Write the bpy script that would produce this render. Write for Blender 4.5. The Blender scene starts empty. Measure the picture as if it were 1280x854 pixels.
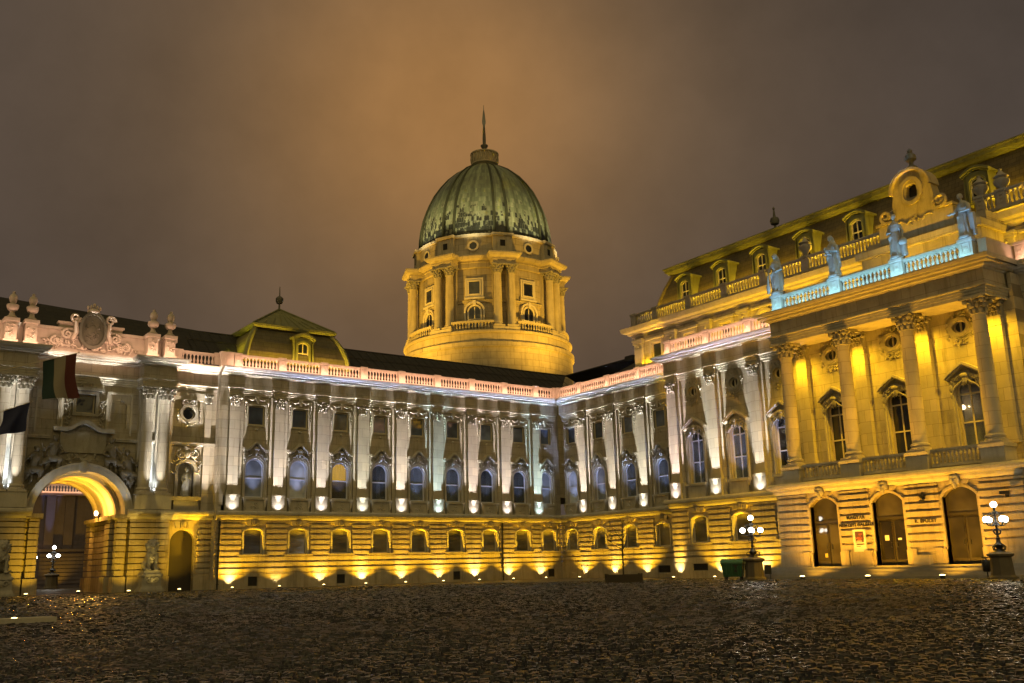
import bpy, bmesh, math, random
import numpy as np
from math import pi, sin, cos, radians, sqrt, atan2
from mathutils import Vector, Matrix, noise as mnoise
from mathutils.geometry import delaunay_2d_cdt
random.seed(7)
SC = bpy.context.scene
COL = SC.collection

# ------------------------------------------------------------------ camera
CAM = Vector((-50.567, -63.4495, 0.9396))
yaw, pitch, roll, F_PX = .6278, .2306, -.0241, 1204.4
fw = Vector((sin(yaw)*cos(pitch), cos(yaw)*cos(pitch), sin(pitch)))
rt = Vector((cos(yaw), -sin(yaw), 0)); up = rt.cross(fw)
r2 = cos(roll)*rt + sin(roll)*up; u2 = -sin(roll)*rt + cos(roll)*up
cd = bpy.data.cameras.new('camera'); cam = bpy.data.objects.new('camera', cd); COL.objects.link(cam)
m = Matrix((r2, u2, -fw)).transposed().to_4x4(); m.translation = CAM
cam.matrix_world = m
cd.sensor_width = 36; cd.lens = F_PX/1280*36; cd.clip_start = .1; cd.clip_end = 3000
SC.camera = cam

# ------------------------------------------------------------------ sky
W = bpy.data.worlds.new('World'); SC.world = W; W.use_nodes = True
nt = W.node_tree; nt.nodes.clear()
def N(t, typ, **kw):
    n = t.nodes.new(typ)
    for k, v in kw.items():
        if k.startswith('i_'):
            key = k[2:]
            n.inputs[int(key) if key.isdigit() else key.replace('_', ' ')].default_value = v
        else: setattr(n, k, v)
    return n
out = N(nt, 'ShaderNodeOutputWorld')
sky = N(nt, 'ShaderNodeTexSky', sky_type='NISHITA', sun_disc=False)
sky.sun_elevation = radians(3); sky.sun_rotation = radians(200); sky.air_density = 4; sky.dust_density = 6
b_sky = N(nt, 'ShaderNodeBackground', i_Strength=.004)
nt.links.new(sky.outputs[0], b_sky.inputs[0])
tc = N(nt, 'ShaderNodeTexCoord')
def dotdir(v):
    n = N(nt, 'ShaderNodeVectorMath', operation='DOT_PRODUCT'); n.inputs[1].default_value = Vector(v).normalized()
    nt.links.new(tc.outputs['Generated'], n.inputs[0]); return n.outputs['Value']
def math_(op, a, b=None, c=None, clamp=False):
    n = N(nt, 'ShaderNodeMath', operation=op, use_clamp=clamp)
    for i, x in enumerate((a, b, c)):
        if x is None: continue
        if isinstance(x, (int, float)): n.inputs[i].default_value = x
        else: nt.links.new(x, n.inputs[i])
    return n.outputs[0]
glow_dir = fw + (545-640)/F_PX*r2 + (427-135)/F_PX*u2
gd = math_('MAXIMUM', dotdir(glow_dir), 0)
g_wide = math_('POWER', gd, 19); g_core = math_('POWER', gd, 85)
nz = N(nt, 'ShaderNodeTexNoise', i_Scale=3.1, i_Detail=6, i_Roughness=.6)
nt.links.new(tc.outputs['Generated'], nz.inputs['Vector'])
nzv = math_('MULTIPLY_ADD', nz.outputs[0], .9, .44)
def mixc(f, a, b):
    n = N(nt, 'ShaderNodeMix', data_type='RGBA')
    if isinstance(f, (int, float)): n.inputs[0].default_value = f
    else: nt.links.new(f, n.inputs[0])
    for i, x in ((6, a), (7, b)):
        if isinstance(x, tuple): n.inputs[i].default_value = (*x, 1)
        else: nt.links.new(x, n.inputs[i])
    return n.outputs[2]
c1 = mixc(g_wide, (.058, .045, .038), (.142, .088, .046))
c2 = mixc(g_core, c1, (.335, .168, .058))
mul = N(nt, 'ShaderNodeVectorMath', operation='SCALE'); nt.links.new(c2, mul.inputs[0]); nt.links.new(nzv, mul.inputs['Scale'])
b_cl = N(nt, 'ShaderNodeBackground', i_Strength=1.0); nt.links.new(mul.outputs[0], b_cl.inputs[0])
ad = N(nt, 'ShaderNodeAddShader'); nt.links.new(b_sky.outputs[0], ad.inputs[0]); nt.links.new(b_cl.outputs[0], ad.inputs[1])
nt.links.new(ad.outputs[0], out.inputs[0])
sd = bpy.data.lights.new('cloud_glow_fill', 'SUN'); sd.energy = .74; sd.angle = radians(110); sd.specular_factor = .12; sd.color = (1, .75, .25)  # wide night fill added in place of cloud glow, not a real sun
so = bpy.data.objects.new('cloud_glow_fill', sd); COL.objects.link(so)
so.rotation_euler = (radians(48), 0, radians(-38))

# ------------------------------------------------------------------ render settings
SC.view_settings.view_transform = 'Standard'; SC.view_settings.look = 'None'
SC.view_settings.exposure = .35; SC.view_settings.gamma = 1
SC.render.engine = 'CYCLES'
SC.cycles.use_denoising = True
SC.cycles.max_bounces = 5; SC.cycles.diffuse_bounces = 3; SC.cycles.glossy_bounces = 3
SC.cycles.transmission_bounces = 3; SC.cycles.transparent_max_bounces = 6
SC.cycles.caustics_reflective = False; SC.cycles.caustics_refractive = False
SC.cycles.sample_clamp_indirect = 3
SC.cycles.use_light_tree = True
SC.cycles.denoising_prefilter = 'ACCURATE'; SC.cycles.adaptive_threshold = .004

# ------------------------------------------------------------------ lamps
def falloff(ld, mode, smooth=0):
    ld.use_nodes = True; t = ld.node_tree
    e = [n for n in t.nodes if n.type == 'EMISSION'][0]
    f = N(t, 'ShaderNodeLightFalloff', i_Strength=1.0, i_Smooth=smooth)
    t.links.new(f.outputs[mode], e.inputs['Strength'])
RXM = lambda x, y, z: Vector((y, -x, z))         # right wing frame (along the wall, inward, up) to world
ID = lambda x, y, z: Vector((x, y, z))
def spot(p, target, power, color, angle=80, blend=1., rad=.05, mode='Linear', smooth=0, wide=1.):
    ld = bpy.data.lights.new('floodlight', 'SPOT'); ld.energy = power; ld.color = color
    ld.spot_size = radians(angle); ld.spot_blend = blend; ld.shadow_soft_size = rad
    if mode: falloff(ld, mode, smooth)
    o = bpy.data.objects.new('floodlight', ld); COL.objects.link(o)
    p = Vector(p); o.location = p
    o.rotation_euler = (Vector(target)-p).to_track_quat('-Z', 'Y').to_euler()
    o.scale = (wide, 1, 1)          # wall washers throw an oval beam
    return o
def strip(p0, p1, target_off, power, color, width=.06, spread=180):
    """long thin luminaire from p0 to p1 shining towards target_off"""
    p0, p1, d = Vector(p0), Vector(p1), Vector(target_off).normalized()
    ld = bpy.data.lights.new('strip_light', 'AREA'); ld.shape = 'RECTANGLE'
    ld.size = (p1-p0).length; ld.size_y = width; ld.energy = power*ld.size; ld.color = color; ld.spread = radians(spread)
    o = bpy.data.objects.new('strip_light', ld); COL.objects.link(o)
    x = (p1-p0).normalized(); z = -d; z = (z-x*z.dot(x)).normalized(); y = z.cross(x)
    mm = Matrix((x, y, z)).transposed().to_4x4(); mm.translation = (p0+p1)/2; o.matrix_world = mm
    return o
def bulb(p, power, color, rad=.1):
    ld = bpy.data.lights.new('lamp', 'POINT'); ld.energy = power; ld.color = color; ld.shadow_soft_size = rad
    o = bpy.data.objects.new('lamp', ld); COL.objects.link(o); o.location = p
    return o

# ------------------------------------------------------------------ materials
def mat(name, color, rough=.8, metal=0, nscale=1.2, namt=.35, streak=.3, bump=.15, bscale=22, joints=None, dirt=(.35, .33, .28), spec=.3, coat=0):
    m = bpy.data.materials.new(name); m.use_nodes = True; t = m.node_tree
    b = t.nodes['Principled BSDF']; L = t.links.new
    tcn = N(t, 'ShaderNodeTexCoord'); oi = N(t, 'ShaderNodeObjectInfo')
    off = N(t, 'ShaderNodeVectorMath', operation='SCALE', i_0=(37.0, 19.0, 53.0)); L(oi.outputs['Random'], off.inputs['Scale'])
    pos = N(t, 'ShaderNodeVectorMath', operation='ADD'); L(tcn.outputs['Object'], pos.inputs[0]); L(off.outputs[0], pos.inputs[1])
    def mth(op, a, bb, clamp=False):
        n = N(t, 'ShaderNodeMath', operation=op, use_clamp=clamp)
        for i, x in enumerate((a, bb)):
            if isinstance(x, (int, float)): n.inputs[i].default_value = x
            else: L(x, n.inputs[i])
        return n.outputs[0]
    n1 = N(t, 'ShaderNodeTexNoise', i_Scale=nscale, i_Detail=6, i_Roughness=.65); L(pos.outputs[0], n1.inputs['Vector'])
    mp = N(t, 'ShaderNodeMapping'); mp.inputs['Scale'].default_value = (3.2, 3.2, .35); L(pos.outputs[0], mp.inputs['Vector'])
    n2 = N(t, 'ShaderNodeTexNoise', i_Scale=1.0, i_Detail=5, i_Roughness=.7); L(mp.outputs[0], n2.inputs['Vector'])
    n3 = N(t, 'ShaderNodeTexNoise', i_Scale=bscale, i_Detail=4, i_Roughness=.7); L(pos.outputs[0], n3.inputs['Vector'])
    k = mth('MULTIPLY_ADD', n1.outputs[0], namt*2); t.nodes[-1].inputs[2].default_value = 1-namt
    k3 = mth('MULTIPLY_ADD', n3.outputs[0], namt*.9); t.nodes[-1].inputs[2].default_value = 1-namt*.45
    k = mth('MULTIPLY', k, k3)
    cs = N(t, 'ShaderNodeVectorMath', operation='SCALE'); cs.inputs[0].default_value = color; L(k, cs.inputs['Scale'])
    ramp = N(t, 'ShaderNodeMapRange', i_1=.5, i_2=.72, i_3=0., i_4=streak); L(n2.outputs[0], ramp.inputs[0])
    mx = N(t, 'ShaderNodeMix', data_type='RGBA', blend_type='MULTIPLY'); L(ramp.outputs[0], mx.inputs[0]); L(cs.outputs[0], mx.inputs[6])
    mx.inputs[7].default_value = (*dirt, 1)
    colr = mx.outputs[2]; h = n3.outputs[0]
    if joints:
        w, hh, mor = joints
        sep = N(t, 'ShaderNodeSeparateXYZ'); L(tcn.outputs['Object'], sep.inputs[0])
        cmb = N(t, 'ShaderNodeCombineXYZ'); L(sep.outputs['X'], cmb.inputs['X']); L(sep.outputs['Z'], cmb.inputs['Y'])
        br = N(t, 'ShaderNodeTexBrick', i_Scale=1.0); L(cmb.outputs[0], br.inputs['Vector'])
        br.inputs['Color1'].default_value = (.78, .78, .8, 1); br.inputs['Color2'].default_value = (1.05, 1.02, .98, 1); br.inputs['Mortar'].default_value = (.42, .4, .38, 1)
        br.inputs['Mortar Size'].default_value = mor; br.inputs['Brick Width'].default_value = w; br.inputs['Row Height'].default_value = hh
        br.inputs['Mortar Smooth'].default_value = .3
        m2 = N(t, 'ShaderNodeMix', data_type='RGBA', blend_type='MULTIPLY', i_0=.85); L(colr, m2.inputs[6]); L(br.outputs['Color'], m2.inputs[7])
        colr = m2.outputs[2]
    L(colr, b.inputs['Base Color'])
    b.inputs['Metallic'].default_value = metal
    b.inputs['Specular IOR Level'].default_value = spec
    rr = mth('MULTIPLY_ADD', n1.outputs[0], .25, True); t.nodes[-1].inputs[2].default_value = rough-.12
    L(rr, b.inputs['Roughness'])
    if coat: b.inputs['Coat Weight'].default_value = coat
    if bump:
        bp = N(t, 'ShaderNodeBump', i_Strength=bump, i_Distance=.02); L(h, bp.inputs['Height']); L(bp.outputs[0], b.inputs['Normal'])
    return m
def plain(name, color, rough=.5, metal=0, emit=None, estr=0, spec=.5):
    m = bpy.data.materials.new(name); m.use_nodes = True; b = m.node_tree.nodes['Principled BSDF']
    b.inputs['Base Color'].default_value = (*color, 1); b.inputs['Roughness'].default_value = rough; b.inputs['Metallic'].default_value = metal
    b.inputs['Specular IOR Level'].default_value = spec
    if emit:
        b.inputs['Emission Color'].default_value = (*emit, 1); b.inputs['Emission Strength'].default_value = estr
    return m
STONE = mat('limestone', (.42, .385, .31), namt=.42, streak=.5, joints=(1.3, .62, .012))
STONEP = mat('limestone_shaft', (.50, .46, .38), joints=(30, .62, .011), namt=.22, streak=.25)
RUST = mat('rusticated_sandstone', (.40, .345, .24), namt=.5, streak=.65, bump=.3, joints=(1.15, 30, .007))
TRIM = mat('limestone_trim', (.44, .41, .34), namt=.35, streak=.4)
ORN = mat('carved_limestone', (.33, .31, .26), namt=.5, streak=.5, bump=.3)
BALU = mat('balustrade_limestone', (.50, .43, .36), namt=.25, streak=.3)
SLATE = mat('dark_roof_slate', (.035, .034, .032), rough=.75, namt=.3, streak=.2, joints=(.5, .28, .012))
COPPER = mat('green_copper', (.19, .19, .085), rough=.55, namt=.4, streak=.5, dirt=(.3, .3, .25))
BRONZE = mat('dark_bronze', (.10, .095, .07), rough=.5, namt=.5, streak=.4, spec=.5)
STATUE = mat('weathered_statue_stone', (.42, .42, .40), namt=.45, streak=.55, bump=.3)
IRON = plain('black_iron', (.018, .018, .017), .45, .2)
FRAME = plain('blue_lit_frame_paint', (.60, .62, .72), .5)  # bluish light of the recesses is put into the lilac paint colour
FRAMEY = plain('cream_window_frame', (.60, .53, .38), .55)
GRATE = plain('cellar_grate_iron', (.03, .028, .024), .6, .3)
WOOD = mat('dark_oak_door', (.04, .033, .024), rough=.55, namt=.4, streak=.3)
GREENP = plain('green_bin_plastic', (.02, .085, .035), .45)
DARK = plain('dark_interior', (.02, .018, .015), .9)
CURT = plain('pale_curtain', (.72, .68, .55), .9)
CURTGLOW = plain('glowing_curtain', (.5, .35, .1), .9, emit=(1, .52, .05), estr=1.5)  # emission in the cloth stands in for lamplight inside the room
LAMPW = plain('white_lamp_globe', (.9, .9, .85), .3, emit=(1, .97, .86), estr=13)
LAMPY = plain('floodlight_lens', (.9, .8, .5), .3, emit=(1, .72, .25), estr=9)
LAMPO = plain('orange_wall_lamp', (.9, .7, .4), .3, emit=(1, .66, .3), estr=16)
BARK = mat('dark_bark', (.035, .028, .02), rough=.9)
PAPER = plain('poster_paper', (.72, .68, .64), .6)
POSTD = plain('poster_dark', (.09, .035, .04), .5)
POSTR = plain('poster_red', (.35, .09, .05), .5)
INK = plain('black_lettering', (.02, .018, .015), .6)

def glass(name, tint=(.02, .024, .03), clear=0., rough=.04):
    m = bpy.data.materials.new(name); m.use_nodes = True; t = m.node_tree; L = t.links.new
    b = t.nodes['Principled BSDF']; b.inputs['Base Color'].default_value = (*tint, 1); b.inputs['Roughness'].default_value = rough
    b.inputs['IOR'].default_value = 1.6; b.inputs['Specular IOR Level'].default_value = .5
    tcn = N(t, 'ShaderNodeTexCoord'); oi = N(t, 'ShaderNodeObjectInfo')
    off = N(t, 'ShaderNodeVectorMath', operation='SCALE', i_0=(37.0, 19.0, 53.0)); L(oi.outputs['Random'], off.inputs['Scale'])
    pos = N(t, 'ShaderNodeVectorMath', operation='ADD'); L(tcn.outputs['Object'], pos.inputs[0]); L(off.outputs[0], pos.inputs[1])
    n1 = N(t, 'ShaderNodeTexNoise', i_Scale=.9, i_Detail=2); L(pos.outputs[0], n1.inputs['Vector'])
    kr = N(t, 'ShaderNodeMapRange', i_1=0., i_2=1., i_3=.45, i_4=1.35); L(oi.outputs['Random'], kr.inputs[0])
    kn = N(t, 'ShaderNodeMapRange', i_1=.35, i_2=.65, i_3=.6, i_4=1.25); L(n1.outputs[0], kn.inputs[0])
    km = N(t, 'ShaderNodeMath', operation='MULTIPLY'); L(kr.outputs[0], km.inputs[0]); L(kn.outputs[0], km.inputs[1])
    sc = N(t, 'ShaderNodeVectorMath', operation='SCALE'); sc.inputs[0].default_value = tint; L(km.outputs[0], sc.inputs['Scale']); L(sc.outputs[0], b.inputs['Base Color'])
    bp = N(t, 'ShaderNodeBump', i_Strength=.35, i_Distance=.05); L(n1.outputs[0], bp.inputs['Height']); L(bp.outputs[0], b.inputs['Normal'])
    if clear:
        tr = N(t, 'ShaderNodeBsdfTransparent'); tr.inputs[0].default_value = (.8, .85, .9, 1)
        mx = N(t, 'ShaderNodeMixShader', i_0=clear); L(b.outputs[0], mx.inputs[1]); L(tr.outputs[0], mx.inputs[2])
        L(mx.outputs[0], t.nodes['Material Output'].inputs[0])
    return m
GLASS = glass('dark_window_glass', (.035, .04, .05))
GLASSB = glass('sky_tinted_window_glass', (.40, .46, .56), rough=.1)  # pale blue base colour stands in for sky reflected in the panes
GLASSG = glass('pale_ground_window_glass', (.17, .16, .125), rough=.12)  # lightened base colour stands in for reflected sky
GLASSQ = glass('sky_tinted_square_glass', (.12, .15, .23))  # blue base colour imitates the sky's reflection in the small windows
GLASSK = glass('dark_door_glass', (.05, .044, .03), rough=.06)
GLASSC = glass('clear_window_glass', (.20, .23, .28), clear=.55)

# ------------------------------------------------------------------ mesh builder
class MB:
    def __init__(s): s.v = []; s.f = []; s.m = []; s.mi = 0
    def add(s, vs, fs, mi=None):
        o = len(s.v); s.v += [tuple(v) for v in vs]
        for f in fs: s.f.append(tuple(i+o for i in f)); s.m.append(s.mi if mi is None else mi)
        return s
    def box(s, x0, y0, z0, x1, y1, z1, mi=None):
        vs = [(x, y, z) for z in (z0, z1) for y in (y0, y1) for x in (x0, x1)]
        return s.add(vs, [(0, 2, 3, 1), (4, 5, 7, 6), (0, 1, 5, 4), (2, 6, 7, 3), (0, 4, 6, 2), (1, 3, 7, 5)], mi)
    def prism(s, poly, y0, y1, mi=None):
        """polygon in x,z pushed from y0 to y1"""
        n = len(poly)
        vs = [(x, y0, z) for x, z in poly]+[(x, y1, z) for x, z in poly]
        fs = [tuple(range(n)), tuple(range(2*n-1, n-1, -1))]+[(i, n+i, n+(i+1) % n, (i+1) % n) for i in range(n)]
        return s.add(vs, fs, mi)
    def slab(s, poly, z0, z1, mi=None):
        """polygon in x,y pushed from z0 to z1"""
        n = len(poly)
        vs = [(x, y, z0) for x, y in poly]+[(x, y, z1) for x, y in poly]
        fs = [tuple(range(n-1, -1, -1)), tuple(range(n, 2*n))]+[(i, (i+1) % n, n+(i+1) % n, n+i) for i in range(n)]
        return s.add(vs, fs, mi)
    def ring(s, inner, outer, y0, y1, closed=False, mi=None):
        """band between two x,z polylines, front y0 back y1"""
        n = len(inner)
        vs = [(x, y0, z) for x, z in inner]+[(x, y0, z) for x, z in outer]+[(x, y1, z) for x, z in inner]+[(x, y1, z) for x, z in outer]
        fs = []
        for i in range(n if closed else n-1):
            j = (i+1) % n
            fs += [(i, j, n+j, n+i), (2*n+i, 3*n+i, 3*n+j, 2*n+j), (i, 2*n+i, 2*n+j, j), (n+i, n+j, 3*n+j, 3*n+i)]
        if not closed:
            for i in (0, n-1): fs.append((i, n+i, 3*n+i, 2*n+i))
        return s.add(vs, fs, mi)
    def lathe(s, prof, c=(0, 0, 0), seg=16, a0=0, a1=2*pi, sx=1, sy=1, mi=None, cap=True):
        full = abs(a1-a0-2*pi) < 1e-6; n = seg if full else seg+1; k = len(prof)
        vs = []
        for i in range(n):
            a = a0+(a1-a0)*i/seg
            for r, z in prof: vs.append((c[0]+r*cos(a)*sx, c[1]+r*sin(a)*sy, c[2]+z))
        fs = []
        for i in range(seg):
            j = (i+1) % n
            for q in range(k-1): fs.append((i*k+q, j*k+q, j*k+q+1, i*k+q+1))
        if full and cap:
            if prof[0][0] > 1e-6: fs.append(tuple(i*k for i in range(n-1, -1, -1)))
            if prof[-1][0] > 1e-6: fs.append(tuple(i*k+k-1 for i in range(n)))
        if not full and cap:
            fs.append(tuple(range(k))); fs.append(tuple((n-1)*k+q for q in range(k-1, -1, -1)))
        return s.add(vs, fs, mi)
    def tube(s, pts, rad, seg=8, mi=None, cap=True):
        pts = [Vector(p) for p in pts]; n = len(pts)
        if not hasattr(rad, '__len__'): rad = [rad]*n
        vs = []; prev = None
        for i, p in enumerate(pts):
            t = (pts[min(i+1, n-1)]-pts[max(i-1, 0)]).normalized()
            if prev is None:
                a = Vector((0, 0, 1)) if abs(t.z) < .9 else Vector((1, 0, 0)); x = t.cross(a).normalized()
            else:
                x = (prev-t*prev.dot(t)).normalized()
            prev = x; y = t.cross(x)
            for k in range(seg):
                a = 2*pi*k/seg; q = p+(x*cos(a)+y*sin(a))*rad[i]; vs.append(tuple(q))
        fs = [(i*seg+k, i*seg+(k+1) % seg, (i+1)*seg+(k+1) % seg, (i+1)*seg+k) for i in range(n-1) for k in range(seg)]
        if cap: fs += [tuple(range(seg-1, -1, -1)), tuple((n-1)*seg+k for k in range(seg))]
        return s.add(vs, fs, mi)
    def ball(s, c, r, seg=10, rings=7, mi=None, rot=None):
        if not hasattr(r, '__len__'): r = (r, r, r)
        vs = [Vector((0, 0, -r[2]))]
        for i in range(1, rings):
            ph = -pi/2+pi*i/rings
            for k in range(seg):
                a = 2*pi*k/seg; vs.append(Vector((r[0]*cos(ph)*cos(a), r[1]*cos(ph)*sin(a), r[2]*sin(ph))))
        vs.append(Vector((0, 0, r[2])))
        if rot is not None:
            R = rot if isinstance(rot, Matrix) else Matrix.Rotation(rot[2], 3, 'Z') @ Matrix.Rotation(rot[1], 3, 'Y') @ Matrix.Rotation(rot[0], 3, 'X')
            vs = [R @ v for v in vs]
        vs = [v+Vector(c) for v in vs]; fs = []
        for k in range(seg): fs.append((0, 1+(k+1) % seg, 1+k))
        for i in range(rings-2):
            for k in range(seg):
                a = 1+i*seg; fs.append((a+k, a+(k+1) % seg, a+seg+(k+1) % seg, a+seg+k))
        a = 1+(rings-2)*seg; last = len(vs)-1
        for k in range(seg): fs.append((a+k, a+(k+1) % seg, last))
        return s.add(vs, fs, mi)
    def sweep(s, prof, path, closed=False, mi=None, caps=True):
        """moulding: prof = [(outward, z)], path = [(x, y)] in plan, outward = to the right of travel"""
        n = len(path); k = len(prof); vs = []
        P_ = [Vector(p) for p in path]
        for i in range(n):
            d1 = (P_[i]-P_[i-1]).normalized() if (i > 0 or closed) else None
            d2 = (P_[(i+1) % n]-P_[i]).normalized() if (i < n-1 or closed) else None
            if d1 is None: d1 = d2
            if d2 is None: d2 = d1
            n1 = Vector((d1.y, -d1.x)); n2 = Vector((d2.y, -d2.x)); b = n1+n2
            if b.length < 1e-6: b = n1
            b.normalize(); sc = 1/max(.25, b.dot(n1))
            for o, z in prof: vs.append((P_[i].x+b.x*o*sc, P_[i].y+b.y*o*sc, z))
        fs = []
        for i in range(n if closed else n-1):
            j = (i+1) % n
            for q in range(k): fs.append((i*k+q, j*k+q, j*k+(q+1) % k, i*k+(q+1) % k))
        if caps and not closed:
            fs.append(tuple(range(k-1, -1, -1))); fs.append(tuple((n-1)*k+q for q in range(k)))
        return s.add(vs, fs, mi)
    def wall(s, x0, x1, z0, z1, y, holes=(), depth=.3, mi=None, outline=None):
        """flat wall facing -y with real openings and their reveals"""
        vs = [Vector(p) for p in (outline or [(x0, z0), (x1, z0), (x1, z1), (x0, z1)])]; ed = [(i, (i+1) % len(vs)) for i in range(len(vs))]
        no = len(vs)
        for h in holes:
            o = len(vs); vs += [Vector(p) for p in h]; ed += [(o+i, o+(i+1) % len(h)) for i in range(len(h))]
        res = delaunay_2d_cdt(vs, ed, [], 0, 1e-5)
        pv, pf = res[0], res[2]
        def inside(p, poly):
            c = False; n = len(poly)
            for i in range(n):
                a, b = poly[i], poly[i-1]
                if (a[1] > p.y) != (b[1] > p.y) and p.x < (b[0]-a[0])*(p.y-a[1])/(b[1]-a[1])+a[0]: c = not c
            return c
        fs = []
        for f in pf:
            c = sum((pv[i] for i in f), Vector((0, 0)))/len(f)
            if any(inside(c, h) for h in holes): continue
            if outline and not inside(c, outline): continue
            fs.append(tuple(f))
        s.add([(p.x, y, p.y) for p in pv], fs, mi)
        for h in holes:
            n = len(h)
            s.add([(x, y, z) for x, z in h]+[(x, y+depth, z) for x, z in h], [(i, (i+1) % n, n+(i+1) % n, n+i) for i in range(n)], mi)
        return s
    def shift(s, dx, dy, dz, start=0):
        s.v = s.v[:start]+[(x+dx, y+dy, z+dz) for x, y, z in s.v[start:]]; return s
    def mesh(s, name, mats, smooth=None, fix=True):
        me = bpy.data.meshes.new(name); me.from_pydata(s.v, [], s.f)
        for mm in (mats if isinstance(mats, (list, tuple)) else [mats]): me.materials.append(mm)
        if any(s.m): me.polygons.foreach_set('material_index', s.m)
        if fix:
            bm = bmesh.new(); bm.from_mesh(me); bmesh.ops.recalc_face_normals(bm, faces=bm.faces); bm.to_mesh(me); bm.free()
        if smooth:
            me.polygons.foreach_set('use_smooth', [True]*len(me.polygons)); me.set_sharp_from_angle(angle=radians(smooth))
        me.update(); return me

ORG = {}
def thing(name, label, cat, loc=(0, 0, 0), rotz=0, group=None, frame=None):
    """an Empty at the thing's base; loc in the facade frame when frame is given"""
    o = bpy.data.objects.new(name, None); COL.objects.link(o)
    w = frame(*loc) if frame else Vector(loc)
    o.location = w; o.rotation_euler = (0, 0, rotz); o['label'] = label; o['category'] = cat
    if group: o['group'] = group
    ORG[o.name] = Vector(loc) if frame else Vector((0, 0, 0))
    return o
def part(name, me, root, loc=(0, 0, 0), rot=0, label=None, scale=None):
    o = bpy.data.objects.new(name, me); COL.objects.link(o); o.parent = root
    o.location = Vector(loc)-ORG.get(root.name, Vector((0, 0, 0))); o.rotation_euler = (0, 0, rot)
    if label: o['label'] = label
    if scale: o.scale = scale
    return o
def sub(name, me, par, loc=(0, 0, 0), label=None, rot=0):
    o = bpy.data.objects.new(name, me); COL.objects.link(o); o.parent = par; o.location = loc; o.rotation_euler = (0, 0, rot)
    if label: o['label'] = label
    return o
def solo(name, me, label=None, cat=None, loc=(0, 0, 0), rotz=0, group=None, kind=None):
    o = bpy.data.objects.new(name, me); COL.objects.link(o); o.location = loc; o.rotation_euler = (0, 0, rotz)
    if label: o['label'] = label
    if cat: o['category'] = cat
    if group: o['group'] = group
    if kind: o['kind'] = kind
    return o
def blobs(mb, voxel, name, mats, smooth=True, noise_amp=0, noise_sc=3.):
    """fuse overlapping closed shapes into one continuous skin"""
    me = mb.mesh(name+'_raw', mats); o = bpy.data.objects.new('tmp', me); ts = bpy.data.scenes.new('tmp'); ts.collection.objects.link(o)
    md = o.modifiers.new('r', 'REMESH'); md.mode = 'VOXEL'; md.voxel_size = voxel
    sm = o.modifiers.new('s', 'SMOOTH'); sm.iterations = 2; sm.factor = .5
    with bpy.context.temp_override(scene=ts, view_layer=ts.view_layers[0]): dg = bpy.context.evaluated_depsgraph_get()
    r = bpy.data.meshes.new_from_object(o.evaluated_get(dg)); r.name = name
    bpy.data.objects.remove(o); bpy.data.scenes.remove(ts); bpy.data.meshes.remove(me)
    if noise_amp:
        nv = len(r.vertices); co = np.empty(nv*3, np.float32); no = np.empty(nv*3, np.float32)
        r.vertices.foreach_get('co', co); r.vertices.foreach_get('normal', no); co = co.reshape(-1, 3); no = no.reshape(-1, 3)
        k = np.array([mnoise.noise(Vector(c)*noise_sc) for c in co], np.float32)
        r.vertices.foreach_set('co', (co+no*(k*noise_amp)[:, None]).ravel())
    if not r.materials:
        r.materials.append(mats)
    r.polygons.foreach_set('use_smooth', [True]*len(r.polygons)); r.update(); return r

def arch(hw, z0, zs, rise=None, n=14, x=0, inset=0):
    """opening outline: up from (x-hw,z0) over the arch springing at zs"""
    rise = hw if rise is None else rise
    pts = [(x-hw, z0)]
    for i in range(n+1):
        a = pi-pi*i/n
        if rise >= hw*.98: pts.append((x+hw*cos(a), zs+rise*sin(a)))
        else:
            R = (hw*hw+rise*rise)/(2*rise); th = math.asin(hw/R); b = th-2*th*i/n
            pts.append((x-R*sin(b), zs+R*cos(b)-(R-rise)))
    pts.append((x+hw, z0)); return pts

# ------------------------------------------------------------------ shared architectural parts
ZL, ZP, ZC, ZA, ZF, ZK, ZB, ZR = 5.05, 6.08, 12.1, 12.9, 13.42, 14.2, 14.74, 15.7
WY = .35
GROOVES = [.99, 1.36, 1.73, 2.10, 2.46, 2.83, 3.19, 3.56, 3.92, 4.25, 4.47]
P_LEDGE = [(-.25, 4.45), (.0, 4.45), (.05, 4.5), (.12, 4.6), (.14, 4.72), (.32, 4.74), (.37, 4.83), (.37, 4.94), (.28, 5.05), (-.4, 5.05)]
P_ARCH = [(-.4, ZA), (0, ZA), (0, 13.05), (.04, 13.06), (.04, 13.19), (.08, 13.2), (.08, 13.31), (.15, 13.35), (.15, ZF), (-.4, ZF)]
P_CORN = [(-.3, ZK), (.04, ZK), (.07, 14.28), (.2, 14.31), (.22, 14.42), (.46, 14.44), (.48, 14.53), (.58, 14.55), (.64, 14.68), (.64, ZB), (-.3, ZB)]

def limb(mb, p, q, r0, r1, seg=10):
    p, q = Vector(p), Vector(q)
    mb.tube([p, q], [r0, r1], seg); mb.ball(p, r0, seg, 7); mb.ball(q, r1, seg, 7)

def scroll(mb, c, R, turns=1.4, r=.03, a0=0, mirror=1, y=0, seg=5):
    pts = []; n = int(16*turns)
    for i in range(n+1):
        t = i/n; a = a0+mirror*2*pi*turns*t; rr = R*(1-.8*t)
        pts.append((c[0]+rr*cos(a), y-.02*t*8*r, c[1]+rr*sin(a)))
    mb.tube(pts, [r*(1-.35*i/n) for i in range(n+1)], seg)

def foliage(mb, x0, x1, z0, z1, y, n, s, rnd, dep=.5):
    for _ in range(n):
        x = rnd.uniform(x0, x1); z = rnd.uniform(z0, z1); a = rnd.uniform(0, pi); k = s*rnd.uniform(.6, 1.3)
        mb.ball((x, y-rnd.uniform(0, s*dep), z), (k, k*.55, k*.42), 7, 5, rot=(0, a, rnd.uniform(-.4, .4)))

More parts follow.
